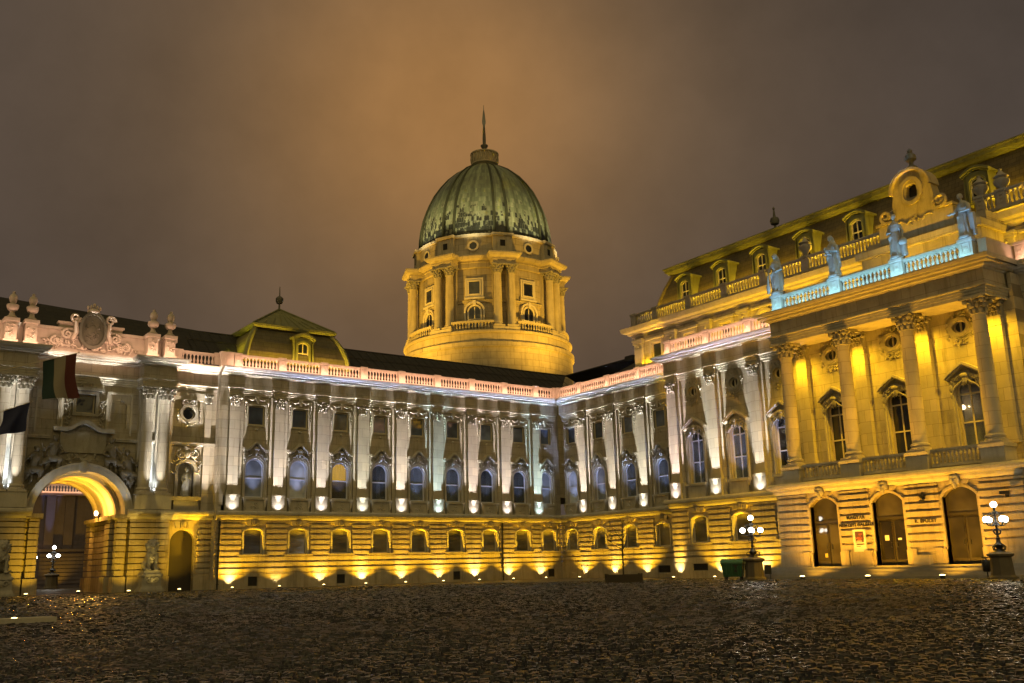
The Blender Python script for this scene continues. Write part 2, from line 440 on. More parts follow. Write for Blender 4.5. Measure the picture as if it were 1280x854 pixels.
def capital_pilaster(w=.36, h=.8, y0=.02, y1=WY):
    mb = MB(); rnd = random.Random(3)
    mb.prism([(-w*.98, 0), (w*.98, 0), (w*1.12, h*.85), (-w*1.12, h*.85)], y0+.05, y1)
    mb.box(-w*1.05, y0+.02, 0, w*1.05, y1, .06)
    for row, (z, nn) in enumerate(((.2, 4), (.42, 3))):
        for i in range(nn):
            x = (-w*.95)+(2*w*.95)*(i+.5)/nn
            mb.ball((x, y0+.02-.02*row, z*h/.8), (w*.2, .07, .15), 8, 6)
            mb.ball((x, y0-.05-.02*row, z*h/.8+.11), (w*.18, .06, .05), 7, 5)
    for s in (-1, 1):
        mb.tube([(s*w*.2, y0-.02, h*.5), (s*w*.7, y0-.05, h*.72), (s*w*1.0, y0-.07, h*.78)], .04, 6)
        mb.ball((s*w*1.08, y0-.04, h*.74), (.12, .11, .12), 8, 6)
        mb.ball((s*w*.3, y0-.05, h*.72), (.07, .06, .07), 7, 5)
    mb.ball((0, y0-.08, h*.9), (.1, .07, .09), 8, 6)
    mb.box(-w*1.32, y0-.07, h*.87, w*1.32, y1, h)
    return mb
def capital_column(R=.36, h=.85):
    mb = MB()
    mb.lathe([(R*.95, 0), (R*1.08, .03), (R*1.08, .08), (R*.92, .1), (R*.95, h*.5), (R*1.3, h*.85)], seg=16)
    for row, (z, off) in enumerate(((.22, 0), (.44, pi/8))):
        for i in range(8):
            a = off+i*pi/4; c, s = cos(a), sin(a); r = R*(1.02+.1*row)
            Rm = Matrix.Rotation(a+pi/2, 3, 'Z')
            mb.ball((c*r, s*r, z*h/.85), (R*.3, .07, .17), 8, 6, rot=Rm)
            mb.ball((c*(r+.08), s*(r+.08), z*h/.85+.13), (R*.26, .07, .05), 7, 5, rot=Rm)
    for i in range(4):
        a = pi/4+i*pi/2; c, s = cos(a), sin(a)
        mb.tube([(c*R*1.0, s*R*1.0, h*.45), (c*R*1.35, s*R*1.35, h*.7), (c*R*1.6, s*R*1.6, h*.8)], .05, 6)
        mb.ball((c*R*1.62, s*R*1.62, h*.73), (.12, .12, .13), 8, 6)
        a2 = i*pi/2; mb.ball((cos(a2)*R*1.32, sin(a2)*R*1.32, h*.88), .09, 8, 6)
    k = R*1.72; q = R*1.3
    mb.slab([(-k, -k+.05), (-k+.05, -k), (0, -q), (k-.05, -k), (k, -k+.05), (q, 0), (k, k-.05), (k-.05, k), (0, q), (-k+.05, k), (-k, k-.05), (-q, 0)], h*.86, h)
    return mb
M_CAPP = capital_pilaster().mesh('pilaster_capital', ORN, 40)
M_CAPC = capital_column().mesh('column_capital', ORN, 40)

def pilaster_mesh():
    mb = MB()
    mb.box(-.355, .08, 6.42, .355, WY, ZC, 0)
    mb.box(-.64, .24, ZP, -.357, WY, ZA-.01, 0); mb.box(.357, .24, ZP, .64, WY, ZA-.01, 0)
    mb.box(-.40, .035, 6.3, .40, WY, 6.42, 1); mb.box(-.44, .0, 6.13, .44, WY, 6.3, 1)
    mb.box(-.49, -.1, 5.97, .49, WY, ZP+.05, 1)
    mb.box(-.45, -.06, ZL, .45, WY, 5.97, 1)
    mb.box(-.7, .12, ZL, -.452, WY, ZP, 1); mb.box(.452, .12, ZL, .7, WY, ZP, 1)
    return mb
M_PIL = pilaster_mesh().mesh('pilaster', [STONEP, TRIM])

def baluster_prof(h, r=.085):
    return [(r*.95, 0), (r*.95, h*.08), (r*.6, h*.1), (r*.62, h*.16), (r*1.0, h*.3), (r*.9, h*.42), (r*.48, h*.62), (r*.42, h*.78), (r*.62, h*.84), (r*.8, h*.9), (r*.95, h*.93), (r*.95, h)]
def balustrade_mesh(w, h=.96, spacing=.235, mats=BALU, seg=8, d=.2, bar=None):
    """rails and balusters between two piers, centred on x=0, front at y=-d/2"""
    mb = MB(); b, t = h*.17, h*.17
    mb.box(-w/2, -d*.75, 0, w/2, d*.75, b*.75); mb.box(-w/2, -d*.6, b*.75, w/2, d*.6, b)
    mb.box(-w/2, -d*.6, h-t, w/2, d*.6, h-t*.6); mb.box(-w/2, -d*.8, h-t*.6, w/2, d*.8, h)
    n = max(1, int(round((w-.1)/spacing))); pr = baluster_prof(h-b-t, .088)
    for i in range(n):
        x = -w/2+w*(i+.5)/n
        mb.lathe(pr, (x, 0, b), seg, cap=False)
    return mb.mesh('balustrade', mats, 35)
def pier_mesh(w=.46, h=1.02, d=.36, mats=BALU):
    mb = MB(); mb.box(-w/2-.03, -d/2-.05, 0, w/2+.03, d/2, .2); mb.box(-w/2, -d/2, .2, w/2, d/2, h-.14)
    mb.box(-w/2-.05, -d/2-.06, h-.14, w/2+.05, d/2, h)
    for x0, x1, z0, z1 in ((-w*.32, w*.32, .3, .34), (-w*.32, w*.32, h-.26, h-.22)): mb.box(x0, -d/2-.025, z0, x1, -d/2, z1)
    for x in (-w*.32, w*.32-.04): mb.box(x, -d/2-.025, .34, x+.04, -d/2, h-.26)
    mb.lathe([(0, -.02), (w*.16, -.012), (w*.2, 0)], (0, 0, 0), 12)
    n = 12*3; k = len(mb.v)-n  # small boss turned to the front
    mb.v[k:] = [(x, -d/2+z-.0, .2+(h-.34)/2+y) for x, y, z in mb.v[k:]]
    return mb.mesh('balustrade_pier', mats, 30)
M_PIER = pier_mesh()

def arched_frame(hw, z0, zs, y, bars=(), mull=False, w=.075, dep=.09, rise=None):
    mb = MB(); o = arch(hw, z0, zs, rise); i = arch(hw-w, z0+w, zs, (rise if rise is not None else hw)-w)
    mb.ring(i, o, y, y+dep); mb.box(-hw+w, y, z0, hw-w, y+dep, z0+w)
    for z in bars: mb.box(-hw+w*.5, y+.008, z-w*.45, hw-w*.5, y+dep-.004, z+w*.45)
    if mull: mb.box(-w*.42, y+.012, z0+w*.5, w*.42, y+dep-.008, zs+(rise if rise is not None else hw)-w*.6)
    return mb
def pane_mesh(o, y, m): return MB().prism(o, y, y+.015).mesh('glass_pane', m)
def curtain_mesh(x0, x1, z0, z1, y, m, n=26):
    mb = MB(); vs = []; fs = []
    for i in range(n+1):
        x = x0+(x1-x0)*i/n
        for z in (z0, z1): vs.append((x+(.02*sin(i*2) if z == z0 else 0), y+.035*sin(i*1.55)+.02*sin(i*.7), z))
    for i in range(n): fs.append((2*i, 2*i+2, 2*i+3, 2*i+1))
    mb.add(vs, fs); return mb.mesh('curtain', m, fix=False)
def hood_mesh(hw=.9, z0=9.3, ztop=9.76, y0=-.02, peak=False):
    """waved cornice over an arched window with carving beneath"""
    mb = MB(); lo, hi = [], []; n = 24
    for i in range(n+1):
        x = -hw+2*hw*i/n; q = abs(x)/hw
        if peak: d = (ztop-z0)*max(0, 1-q*1.0)**.8 if q < .95 else 0
        else: d = (ztop-z0)*(.5+.5*cos(pi*min(1, q/.72)))
        lo.append((x, z0+d-.13)); hi.append((x, z0+d))
    mb.ring(lo, hi, y0, WY)
    mb.ring([(x*.95, z-.07) for x, z in lo], [(x*.95, z+.003) for x, z in lo], y0+.1, WY)
    rnd = random.Random(5)
    k = len(mb.f)
    zz = z0-.12
    mb.ball((0, y0+.18, zz-.12), (.14, .14, .26), 8, 7); mb.ball((0, y0+.1, zz+.08), (.2, .1, .13), 9, 6)
    for s in (-1, 1):
        scroll(mb, (s*.34, zz-.02), .17, 1.5, .04, pi/2, s, y0+.2)
        scroll(mb, (s*.62, zz-.24), .15, 1.4, .04, pi/2, -s, y0+.22)
        mb.tube([(s*.1, y0+.2, zz-.1), (s*.3, y0+.17, zz-.28), (s*.56, y0+.2, zz-.42), (s*.74, y0+.22, zz-.72)], [.05, .06, .06, .04], 6)
        mb.ball((s*.78, y0+.22, zz-.45), (.1, .1, .2), 7, 6); mb.ball((s*.8, y0+.24, zz-.8), (.07, .08, .16), 7, 6)
    foliage(mb, -.72, .72, zz-.42, zz+.02, y0+.24, 34, .085, rnd)
    for f in range(k, len(mb.f)): mb.m[f] = 1
    return mb.mesh('hood_moulding', [TRIM, ORN], 40)
M_HOOD = hood_mesh()
W_HW, W_Z0, W_ZS = .67, 5.97, 7.96
O_ARW = arch(W_HW, W_Z0, W_ZS)
M_AWF = arched_frame(W_HW, W_Z0, W_ZS, WY+.16, bars=(7.3,), w=.1).mesh('arched_window', FRAME)
M_AWP = pane_mesh(O_ARW, WY+.21, GLASSB); M_AWPC = pane_mesh(O_ARW, WY+.21, GLASSC)
def surround(hw, z0, zs, y0=.2, w=.19, y1=WY+.01):
    mb = MB(); mb.ring(arch(hw, z0, zs), arch(hw+w*.5, z0, zs), y0+.06, y1); mb.ring(arch(hw+w*.5, z0, zs), arch(hw+w, z0, zs), y0, y1)
    return mb
M_AWS = surround(W_HW, W_Z0, W_ZS).mesh('stone_surround', TRIM, 30)
def sill_mesh(hw=.84):
    mb = MB(); mb.box(-hw, -.02, 5.82, hw, WY+.02, 5.97); mb.box(-hw+.1, .1, ZL, hw-.1, WY, 5.82)
    for s in (-1, 1): mb.prism([(s*(hw-.22), ZL+.1), (s*(hw-.06), ZL+.35), (s*(hw-.03), 5.82), (s*(hw-.22), 5.82)], .02, .11)
    foliage(mb, -.35, .35, 5.25, 5.6, .1, 14, .07, random.Random(9))
    return mb.mesh('window_sill', TRIM, 40)
M_SILL = sill_mesh()
S_O = [(-.58, 10.92), (.58, 10.92), (.58, 12.26), (-.58, 12.26)]
def rect_frame(o, y, w=.07, dep=.08, inner=None):
    (x0, z0), (x1, _), (_, z1), _ = o; i = [(x0+w, z0+w), (x1-w, z0+w), (x1-w, z1-w), (x0+w, z1-w)]
    mb = MB(); mb.ring(i, o, y, y+dep, True); return mb
M_SQF = rect_frame(S_O, WY+.1).mesh('square_window', FRAMEY)
M_SQP = pane_mesh(S_O, WY+.15, GLASSQ)
def sq_surround():
    mb = MB(); mb.ring(S_O, [(-.69, 10.82), (.69, 10.82), (.69, 12.37), (-.69, 12.37)], WY-.08, WY+.01, True)
    mb.prism([(-.14, 12.9), (.14, 12.9), (.06, 12.42), (-.06, 12.42)], WY-.2, WY)
    for s in (-1, 1):
        mb.tube([(s*.1, WY-.1, 12.75), (s*.4, WY-.1, 12.62), (s*.66, WY-.08, 12.72)], [.05, .07, .04], 6)
        mb.ball((s*.78, WY-.08, 12.5), (.1, .08, .13), 7, 5)
        for q in range(5): mb.ball((s*.79, WY-.05, 12.3-.2*q), (.055, .06, .085), 6, 5)
    mb.ball((0, WY-.04, 10.62), (.12, .08, .1), 7, 5)
    return mb.mesh('stone_surround', TRIM, 40)
M_SQS = sq_surround()
G_HW, G_Z0, G_ZS, G_R = .66, 2.2, 3.72, .17
O_GR = arch(G_HW, G_Z0, G_ZS, G_R)
def ground_frame(hw=G_HW):
    o = arch(hw, G_Z0, G_ZS, G_R); mb = MB()
    mb.ring(arch(hw-.07, G_Z0+.07, G_ZS, G_R-.03), o, .27, .34); mb.box(-hw+.07, .27, G_Z0, hw-.07, .34, G_Z0+.07)
    return mb
M_GF = ground_frame().mesh('ground_window', FRAMEY); M_GP = pane_mesh(O_GR, .31, GLASSG)
M_GS = (lambda mb: mb.ring(arch(G_HW, G_Z0, G_ZS, G_R), arch(G_HW+.11, G_Z0, G_ZS, G_R+.1), .03, .36).mesh('window_surround', TRIM, 30))(MB())
def voussoirs(mb, c, hw, ztop, zl=4.44):
    for k, (a, b) in enumerate(((-.62, -.27), (-.2, .2), (.27, .62))):
        sl = .12 if k != 1 else .03; sg = -1 if k == 0 else 1
        yy = -.1 if k == 1 else -.05
        lo = ztop+(.02 if k == 1 else -.01)
        mb.prism([(c+a*.85, lo), (c+b*.85, lo), (c+b*1.05, zl), (c+a*1.05, zl)] if k == 1 else [(c+a*.8, lo), (c+b*.8, lo), (c+b*1.0, zl), (c+a*1.0, zl)], yy, .1)
    mb.ball((c, -.12, (ztop+zl)/2), (.12, .07, .2), 8, 6)
M_GRATE = None
def rust_wall(x0, x1, opens, grates=(), zg=GROOVES, z1=4.47, pl=.95, arched=()):
    """banded masonry; opens = [(centre, half width, z0, springing, rise)]; grates=[(x0,z0,x1,z1)]"""
    mb = MB(); holes = []
    for c, hw, z0, zs, r in opens: holes.append(arch(hw, z0, zs, r, x=c))
    mb.wall(x0, x1, 0, z1, .1, holes, .5, outline=[(x0, 0), (x1, 0), (x1, z1), (x0, z1)])
    gap = .045
    lo = [pl]+zg[:-1]
    for a, b in zip(lo, zg):
        if a >= z1: break
        iv = [(x0, x1)]
        for c, hw, z0, zs, r in opens:
            top = zs+r+.12
            if b > z0+.02 and a < top:
                e = hw+.1 if a < zs else hw+.1+.1*(a-zs)
                if a < z0-.1: continue
                niv = []
                for p, q in iv:
                    if c-e > p and c+e < q: niv += [(p, c-e), (c+e, q)]
                    elif c-e <= p < c+e < q: niv.append((c+e, q))
                    elif p < c-e < q <= c+e: niv.append((p, c-e))
                    elif c+e <= p or c-e >= q: niv.append((p, q))
                iv = niv
        for p, q in iv:
            if q-p > .05:
                za, zb = a+gap, b-gap
                mb.prism([(p, za), (q, za), (q, zb), (p, zb)], .002, .12)
                mb.prism([(p+.02, za+.03), (q-.02, za+.03), (q-.02, zb-.03), (p+.02, zb-.03)], -.022, .003)
    for c, hw, z0, zs, r in opens:
        voussoirs(mb, c, hw, zs+r+.12)
        if z0 > 1: mb.box(c-hw-.26, -.07, z0-.13, c+hw+.26, .4, z0-.003)
    # plinth course with cellar openings
    iv = sorted(list(grates)+[(c-hw, 0, c+hw, pl) for c, hw, z0, zs, r in opens if z0 < pl]); p = x0
    for gx0, gz0, gx1, gz1 in iv:
        mb.box(p, -.06, 0, gx0, .1, pl-.02)
        if gz0 > .01: mb.box(gx0, -.06, 0, gx1, .1, gz0)
        if gz1 < pl-.03: mb.box(gx0, -.06, gz1, gx1, .1, pl-.02)
        p = gx1
    mb.box(p, -.06, 0, x1, .1, pl-.02)
    return mb
def grate_mesh(w, h):
    mb = MB(); mb.box(0, 0, 0, w, .02, h)
    n = max(3, int(w/.09))
    for i in range(n+1): mb.box(w*i/n-.012, -.03, 0, w*i/n+.012, 0.0, h)
    for z in (.03, h/2, h-.03): mb.box(0, -.036, z-.015, w, -.03, z+.015)
    return mb.mesh('cellar_grate', GRATE)

def jogged(x0, x1, y, pils, hw=.44, dy=.2, left=None, right=None):
    p = [left or (x0, y)]
    for c in sorted(pils):
        p += [(c-hw, y), (c-hw, y-dy), (c+hw, y-dy), (c+hw, y)]
    p.append(right or (x1, y)); return p
def dentils(mb, x0, x1, y, z0, z1, step=.2, w=.11, d=.14):
    n = int((x1-x0)/step)
    for i in range(n):
        x = x0+(x1-x0)*(i+.5)/n; mb.box(x-w/2, y-d, z0, x+w/2, y, z1)

def wing_windows(root, centres, squares=True, curtains={}, hw_small=False):
    for i, c in enumerate(centres):
        w = part('arched_window', M_AWF, root, (c, 0, 0))
        ck = curtains.get(i)
        sub('glass_pane', M_AWPC if ck else M_AWP, w)
        sub('stone_surround', M_AWS, w); sub('hood_moulding', M_HOOD, w); sub('window_sill', M_SILL, w)
        if ck: sub('curtain', ck, w)
        if squares:
            s = part('square_window', M_SQF, root, (c, 0, 0)); sub('glass_pane', M_SQP, s); sub('stone_surround', M_SQS, s)
        g = part('ground_window', M_GF, root, (c, 0, 0)); sub('glass_pane', M_GP, g); sub('window_surround', M_GS, g)
def wing_pilasters(root, xs):
    for x in xs:
        p = part('pilaster', M_PIL, root, (x, 0, 0)); sub('capital', M_CAPP, p, (0, 0, ZC))
def balustrade_run(root, xs, y, z, mats=BALU, h=.96, pier=None, pw=.46, skip=(), rise=0):
    """piers at xs, a balustrade between neighbours"""
    z0_ = z
    for i, x in enumerate(xs):
        z = z0_+rise*(x-10); part('balustrade_pier', pier or M_PIER, root, (x, y, z))
        if i+1 < len(xs) and i not in skip:
            w = xs[i+1]-x-pw; key = ('bal', round(w, 3), mats.name, h)
            if key not in CACHE: CACHE[key] = balustrade_mesh(w, h, mats=mats)
            part('balustrade', CACHE[key], root, ((x+xs[i+1])/2, y, z))
CACHE = {}
def room_back(mb, c, hw, z0, z1, y):
    mb.box(c-hw, y, z0, c+hw, y+.05, z1)

# ------------------------------------------------------------------ ground
def ground():
    mb = MB(); s = 400
    n = 40; xs = np.linspace(-s, s, n+1)
    mb.add([(-1500, -1500, -.02), (1500, -1500, -.02), (1500, 1500, -.02), (-1500, 1500, -.02)], [(0, 1, 2, 3)])
    m = bpy.data.materials.new('wet_cobblestone'); m.use_nodes = True; t = m.node_tree; L = t.links.new; b = t.nodes['Principled BSDF']
    tcn = N(t, 'ShaderNodeTexCoord')
    v = N(t, 'ShaderNodeTexVoronoi', i_Scale=7., i_Randomness=.6); L(tcn.outputs['Object'], v.inputs['Vector'])
    n1 = N(t, 'ShaderNodeTexNoise', i_Scale=.12, i_Detail=6, i_Roughness=.65); L(tcn.outputs['Object'], n1.inputs['Vector'])
    n2 = N(t, 'ShaderNodeTexNoise', i_Scale=9., i_Detail=4); L(tcn.outputs['Object'], n2.inputs['Vector'])
    hs = N(t, 'ShaderNodeMapRange', i_1=.35, i_2=.65, i_3=.55, i_4=1.35); L(n1.outputs[0], hs.inputs[0])
    cc = N(t, 'ShaderNodeMix', data_type='RGBA'); cc.inputs[6].default_value = (.032, .029, .024, 1); cc.inputs[7].default_value = (.085, .077, .065, 1); L(v.outputs['Color'], cc.inputs[0])
    sc = N(t, 'ShaderNodeVectorMath', operation='SCALE'); L(cc.outputs[2], sc.inputs[0]); L(hs.outputs[0], sc.inputs['Scale']); L(sc.outputs[0], b.inputs['Base Color'])
    rr = N(t, 'ShaderNodeMapRange', i_1=.3, i_2=.7, i_3=.28, i_4=.6); L(n1.outputs[0], rr.inputs[0]); L(rr.outputs[0], b.inputs['Roughness'])
    bp = N(t, 'ShaderNodeBump', i_Strength=.6, i_Distance=.03, invert=True); L(v.outputs['Distance'], bp.inputs['Height'])
    L(bp.outputs[0], b.inputs['Normal'])
    solo('ground', mb.mesh('ground', m), kind='structure')
    # the courtyard setts, each stone a worn cushion, laid in arcs
    rng = np.random.default_rng(4); fx, fy = fw.x, fw.y; l = math.hypot(fx, fy); fx, fy = fx/l, fy/l
    PX, PY = [], []; HW, HD, AN = [], [], []
    def field(d0, d1, sx, sy):
        rows = int((d1-d0)/sy)
        for i in range(rows):
            d = d0+(i+.5)*sy
            wdt = d*.66+6; nx = int(2.1*wdt/sx)
            ws = sx*rng.uniform(.68, 1.36, nx); a = np.cumsum(ws)-ws/2-wdt+rng.uniform(0, sx)
            dd = d+.22*np.abs(((a/2.4) % 2)-1)*2.+rng.normal(0, sy*.11, nx)   # segmental arcs
            PX.append(CAM.x+fx*dd+fy*a); PY.append(CAM.y+fy*dd-fx*a)
            HW.append(ws*.5*rng.uniform(.82, .97, nx)); HD.append(sy*.5*rng.uniform(.8, .98, nx)); AN.append(np.full(nx, atan2(-fx, fy))+rng.normal(0, .13, nx))
    field(4.5, 15, .095, .125); field(15, 32, .12, .165); field(32, 62, .17, .26)
    PX, PY, HW, HD, AN = map(np.concatenate, (PX, PY, HW, HD, AN))
    keep = (PY < -.8) & (PX < -.8)
    keep &= ~((PX > -5.2) & (PY < -17)); keep &= ~((PX > -9.2) & (PY < -27.2))
    PX, PY, HW, HD, AN = (q[keep] for q in (PX, PY, HW, HD, AN)); n = len(PX)
    H = rng.normal(.016, .007, n).clip(.004, .04); tx = rng.normal(0, .035, n); ty = rng.normal(0, .04, n)
    ca, sa = np.cos(AN), np.sin(AN)
    loc = [(-1, -1, -1), (1, -1, -1), (1, 1, -1), (-1, 1, -1), (-.8, -.78, .9), (.8, -.78, .9), (.8, .78, .9), (-.8, .78, .9), (0, 0, 1.12)]
    V = np.zeros((n, 9, 3), np.float32)
    for k, (x, y, z) in enumerate(loc):
        lx, ly = x*HW, y*HD
        V[:, k, 0] = PX+lx*ca-ly*sa; V[:, k, 1] = PY+lx*sa+ly*ca
        V[:, k, 2] = np.where(z < 0, -.03, H*z+tx*lx/.1*.35+ty*ly/.1*.35)
    quad = [(0, 1, 5, 4), (1, 2, 6, 5), (2, 3, 7, 6), (3, 0, 4, 7)]; tri = [(4, 5, 8), (5, 6, 8), (6, 7, 8), (7, 4, 8)]
    base = (np.arange(n)*9)[:, None]
    loops = np.concatenate([base+np.array(sum(quad, ()))[None], base+np.array(sum(tri, ()))[None]], 1).astype(np.int32).ravel()
    tot = np.tile(np.array([4]*4+[3]*4, np.int32), n)
    me = bpy.data.meshes.new('cobblestone_paving'); me.vertices.add(n*9); me.vertices.foreach_set('co', V.ravel())
    me.loops.add(len(loops)); me.loops.foreach_set('vertex_index', loops)
    me.polygons.add(len(tot)); me.polygons.foreach_set('loop_start', np.concatenate([[0], np.cumsum(tot)[:-1]]).astype(np.int32)); me.polygons.foreach_set('loop_total', tot)
    me.update(); me.validate()
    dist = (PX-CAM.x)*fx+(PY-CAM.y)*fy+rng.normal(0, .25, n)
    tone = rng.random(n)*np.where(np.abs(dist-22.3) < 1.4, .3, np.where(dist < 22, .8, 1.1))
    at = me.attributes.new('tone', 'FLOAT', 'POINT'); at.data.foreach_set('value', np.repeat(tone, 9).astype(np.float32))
    m = bpy.data.materials.new('worn_granite_setts'); m.use_nodes = True; t = m.node_tree; L = t.links.new; b = t.nodes['Principled BSDF']
    tcn = N(t, 'ShaderNodeTexCoord'); aa = N(t, 'ShaderNodeAttribute', attribute_name='tone')
    n1 = N(t, 'ShaderNodeTexNoise', i_Scale=.13, i_Detail=6, i_Roughness=.68); L(tcn.outputs['Object'], n1.inputs['Vector'])
    n2 = N(t, 'ShaderNodeTexNoise', i_Scale=14., i_Detail=4); L(tcn.outputs['Object'], n2.inputs['Vector'])
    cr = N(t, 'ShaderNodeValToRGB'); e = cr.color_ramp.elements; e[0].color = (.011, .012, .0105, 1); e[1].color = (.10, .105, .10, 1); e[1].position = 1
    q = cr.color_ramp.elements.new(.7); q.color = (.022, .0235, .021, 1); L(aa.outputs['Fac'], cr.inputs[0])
    hs = N(t, 'ShaderNodeMapRange', i_1=.35, i_2=.65, i_3=.6, i_4=1.3); L(n1.outputs[0], hs.inputs[0])
    k2 = N(t, 'ShaderNodeMath', operation='MULTIPLY_ADD', i_1=.8, i_2=.6); L(n2.outputs[0], k2.inputs[0])
    k3 = N(t, 'ShaderNodeMath', operation='MULTIPLY'); L(k2.outputs[0], k3.inputs[0]); L(hs.outputs[0], k3.inputs[1])
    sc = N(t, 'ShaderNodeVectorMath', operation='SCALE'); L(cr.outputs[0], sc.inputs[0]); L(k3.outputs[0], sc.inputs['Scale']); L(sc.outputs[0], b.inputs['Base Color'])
    wet = N(t, 'ShaderNodeMapRange', i_1=.38, i_2=.62, i_3=.06, i_4=.27); L(n1.outputs[0], wet.inputs[0])
    rr = N(t, 'ShaderNodeMath', operation='MULTIPLY_ADD', i_1=.1); L(n2.outputs[0], rr.inputs[0]); L(wet.outputs[0], rr.inputs[2]); L(rr.outputs[0], b.inputs['Roughness']); b.inputs['Specular IOR Level'].default_value = .5
    bp = N(t, 'ShaderNodeBump', i_Strength=.15, i_Distance=.01); L(n2.outputs[0], bp.inputs['Height']); L(bp.outputs[0], b.inputs['Normal'])
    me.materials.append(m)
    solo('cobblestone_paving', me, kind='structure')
ground()

# ------------------------------------------------------------------ long wing with the hipped pavilion roof
LP = [-(2.234+3.2*k) for k in range(9)]           # pilasters, corner outwards
LW = [-1.15]+[-(3.834+3.2*k) for k in range(8)]    # window axes
LX0 = -28.9
rootL = thing('palace_wing', 'long palace wing of white floodlit pilasters with dark roof, between the archway and the corner', 'palace wing', (-14.5, 0, 0), 0, None, ID)
GR_L = [(LW[k]-.32, .17, LW[k]+.32, .78) for k in (0, 3, 6, 8)]
opens = [(c, .77, G_Z0, 3.76, .24) for c in LW]
part('base_wall', rust_wall(LX0, 0.0, opens, GR_L).mesh('base_wall', RUST), rootL)
for gx in GR_L:
    if 'g' not in CACHE: CACHE['g'] = grate_mesh(.64, .61)
    part('cellar_grate', CACHE['g'], rootL, (gx[0], .05, .17))
part('string_course', MB().sweep(P_LEDGE, [(LX0, 0), (0, 0)]).mesh('string_course', TRIM), rootL)
mb = MB(); mb.wall(LX0, WY, ZL, ZK, WY, [arch(W_HW, W_Z0, W_ZS, x=c) for c in LW]+[[(x+c, z) for x, z in S_O] for c in LW], .3)
for c in LW: room_back(mb, c, .85, 5.8, 8.9, WY+.75)
part('wall', mb.mesh('wall', STONE), rootL)
mb = MB(); mb.sweep(P_ARCH, jogged(LX0, -.0, .26, LP)); 
part('architrave', mb.mesh('architrave', TRIM), rootL)
mb = MB(); mb.sweep([(-.3, ZF), (0, ZF), (0, ZK), (-.3, ZK)], [(LX0, .1), (.1, .1)]); part('frieze', mb.mesh('frieze', STONE), rootL)
mb = MB(); mb.sweep(P_CORN, [(LX0, .1), (.1, .1)]); dentils(mb, LX0+.1, -.2, .02, 14.325, 14.42)
part('cornice', mb.mesh('cornice', TRIM), rootL)
wing_pilasters(rootL, LP)
cA = curtain_mesh(-.12, .2, 6.02, 8.55, WY+.32, CURT); cB = curtain_mesh(-.5, -.12, 6.02, 8.4, WY+.32, CURT); cC = curtain_mesh(.1, .5, 6.02, 8.4, WY+.34, CURT)
cL = curtain_mesh(-.58, .58, 7.3, 8.6, WY+.34, CURTGLOW)
wing_windows(rootL, LW, True, {6: cL, 5: cA, 4: cB, 3: cB, 2: cC, 1: cC})
xs = [-.18]+LP+[LX0+.12]; xs = xs[::-1]
balustrade_run(rootL, xs, .1, ZB, skip=(0,))
part('corner_pier', MB().box(LX0+.35, 0, ZB, -28.1, .4, ZR).box(LX0+.3, -.05, ZR, -28.05, .45, ZR+.1).mesh('corner_pier', BALU), rootL)
for x in (-5.95, -28.62):
    mb = MB().tube([(x, -.09, 0), (x, -.09, 4.4)], .055, 8)
    for z in (.3, 1.6, 2.9, 4.1): mb.box(x-.08, -.16, z, x+.08, -.02, z+.05)
    part('downpipe', mb.mesh('downpipe', IRON, 50), rootL)
# quoin pilaster at the archway end
mb = MB(); mb.box(LX0-.03, .12, ZL, -28.32, 1.1, ZK+.2); mb.box(LX0-.03, .03, 0, LX0+.1, 1.1, 4.5); mb.box(LX0+.16, .06, ZL+.4, -28.45, .12, ZC); part('quoin_strip', mb.mesh('quoin_strip', STONEP), rootL)
# roofs
mb = MB()
mb.add([(-30, 1.0, 15.0), (-30, 6.0, 18.45), (6.0, 6.0, 18.45), (1.0, 1.0, 15.0)], [(0, 1, 2, 3)])
mb.add([(-30, 6.0, 18.45), (-30, 14, 15), (6, 14, 15), (6, 6, 18.45)], [(0, 1, 2, 3)])
mb.tube([(-30, 6.0, 18.45), (6.0, 6.0, 18.45)], .09, 6)
mb.box(-30, .45, 14.5, -.1, 1.05, 14.9)
for i in range(46):
    x = -29.6+i*.76; mb.tube([(x, 1.0, 15.03), (x, 5.95, 18.46)], .025, 4)
for yy in (2.2, 4.4): mb.tube([(-30, yy, 15+(yy-1)*.69+.1), (yy, yy, 15+(yy-1)*.69+.1)], .03, 5)
rf = part('roof', mb.mesh('roof', SLATE), rootL)
# hipped pavilion roof: concave mansard, eave, low pyramid, ball finial
RX0, RX1, RY0, RY1, RC = -26.9, -18.9, 1.15, 9.2, -22.9
mb = MB(); prof = [(0, 15.6), (.12, 16.4), (.38, 17.2), (.75, 17.9), (1.15, 18.45)]
def rect_at(d): return [(RX0+d, RY0+d), (RX1-d, RY0+d), (RX1-d, RY1-d), (RX0+d, RY1-d)]
vs = []
for d, z in prof: vs += [(x, y, z) for x, y in rect_at(d)]
fs = [(i*4+k, i*4+(k+1) % 4, i*4+4+(k+1) % 4, i*4+4+k) for i in range(len(prof)-1) for k in range(4)]
mb.add(vs, fs)
pr = part('pavilion_roof', mb.mesh('pavilion_roof', mat('weathered_roof_copper', (.12, .105, .06), rough=.6, namt=.35, streak=.4, joints=(.6, .3, .012)), None), rootL, label='green copper mansard roof lit from below')
for k in range(4):   # rolled hips
    mb = MB().tube([(vs[i*4+k][0], vs[i*4+k][1], vs[i*4+k][2]) for i in range(len(prof))], .2, 6)
    sub('hip_roll', mb.mesh('hip_roll', COPPER, 50), pr)
mb = MB(); e0, e1 = rect_at(.95), rect_at(1.1)
q = rect_at(1.0)
mb.sweep([(-.2, 18.3), (.2, 18.32), (.3, 18.5), (.3, 18.62), (-.2, 18.66)], [q[0], q[1], q[2], q[3]], True)
cx, cy = (RX0+RX1)/2, (RY0+RY1)/2
b4 = rect_at(.8); k = len(mb.v)
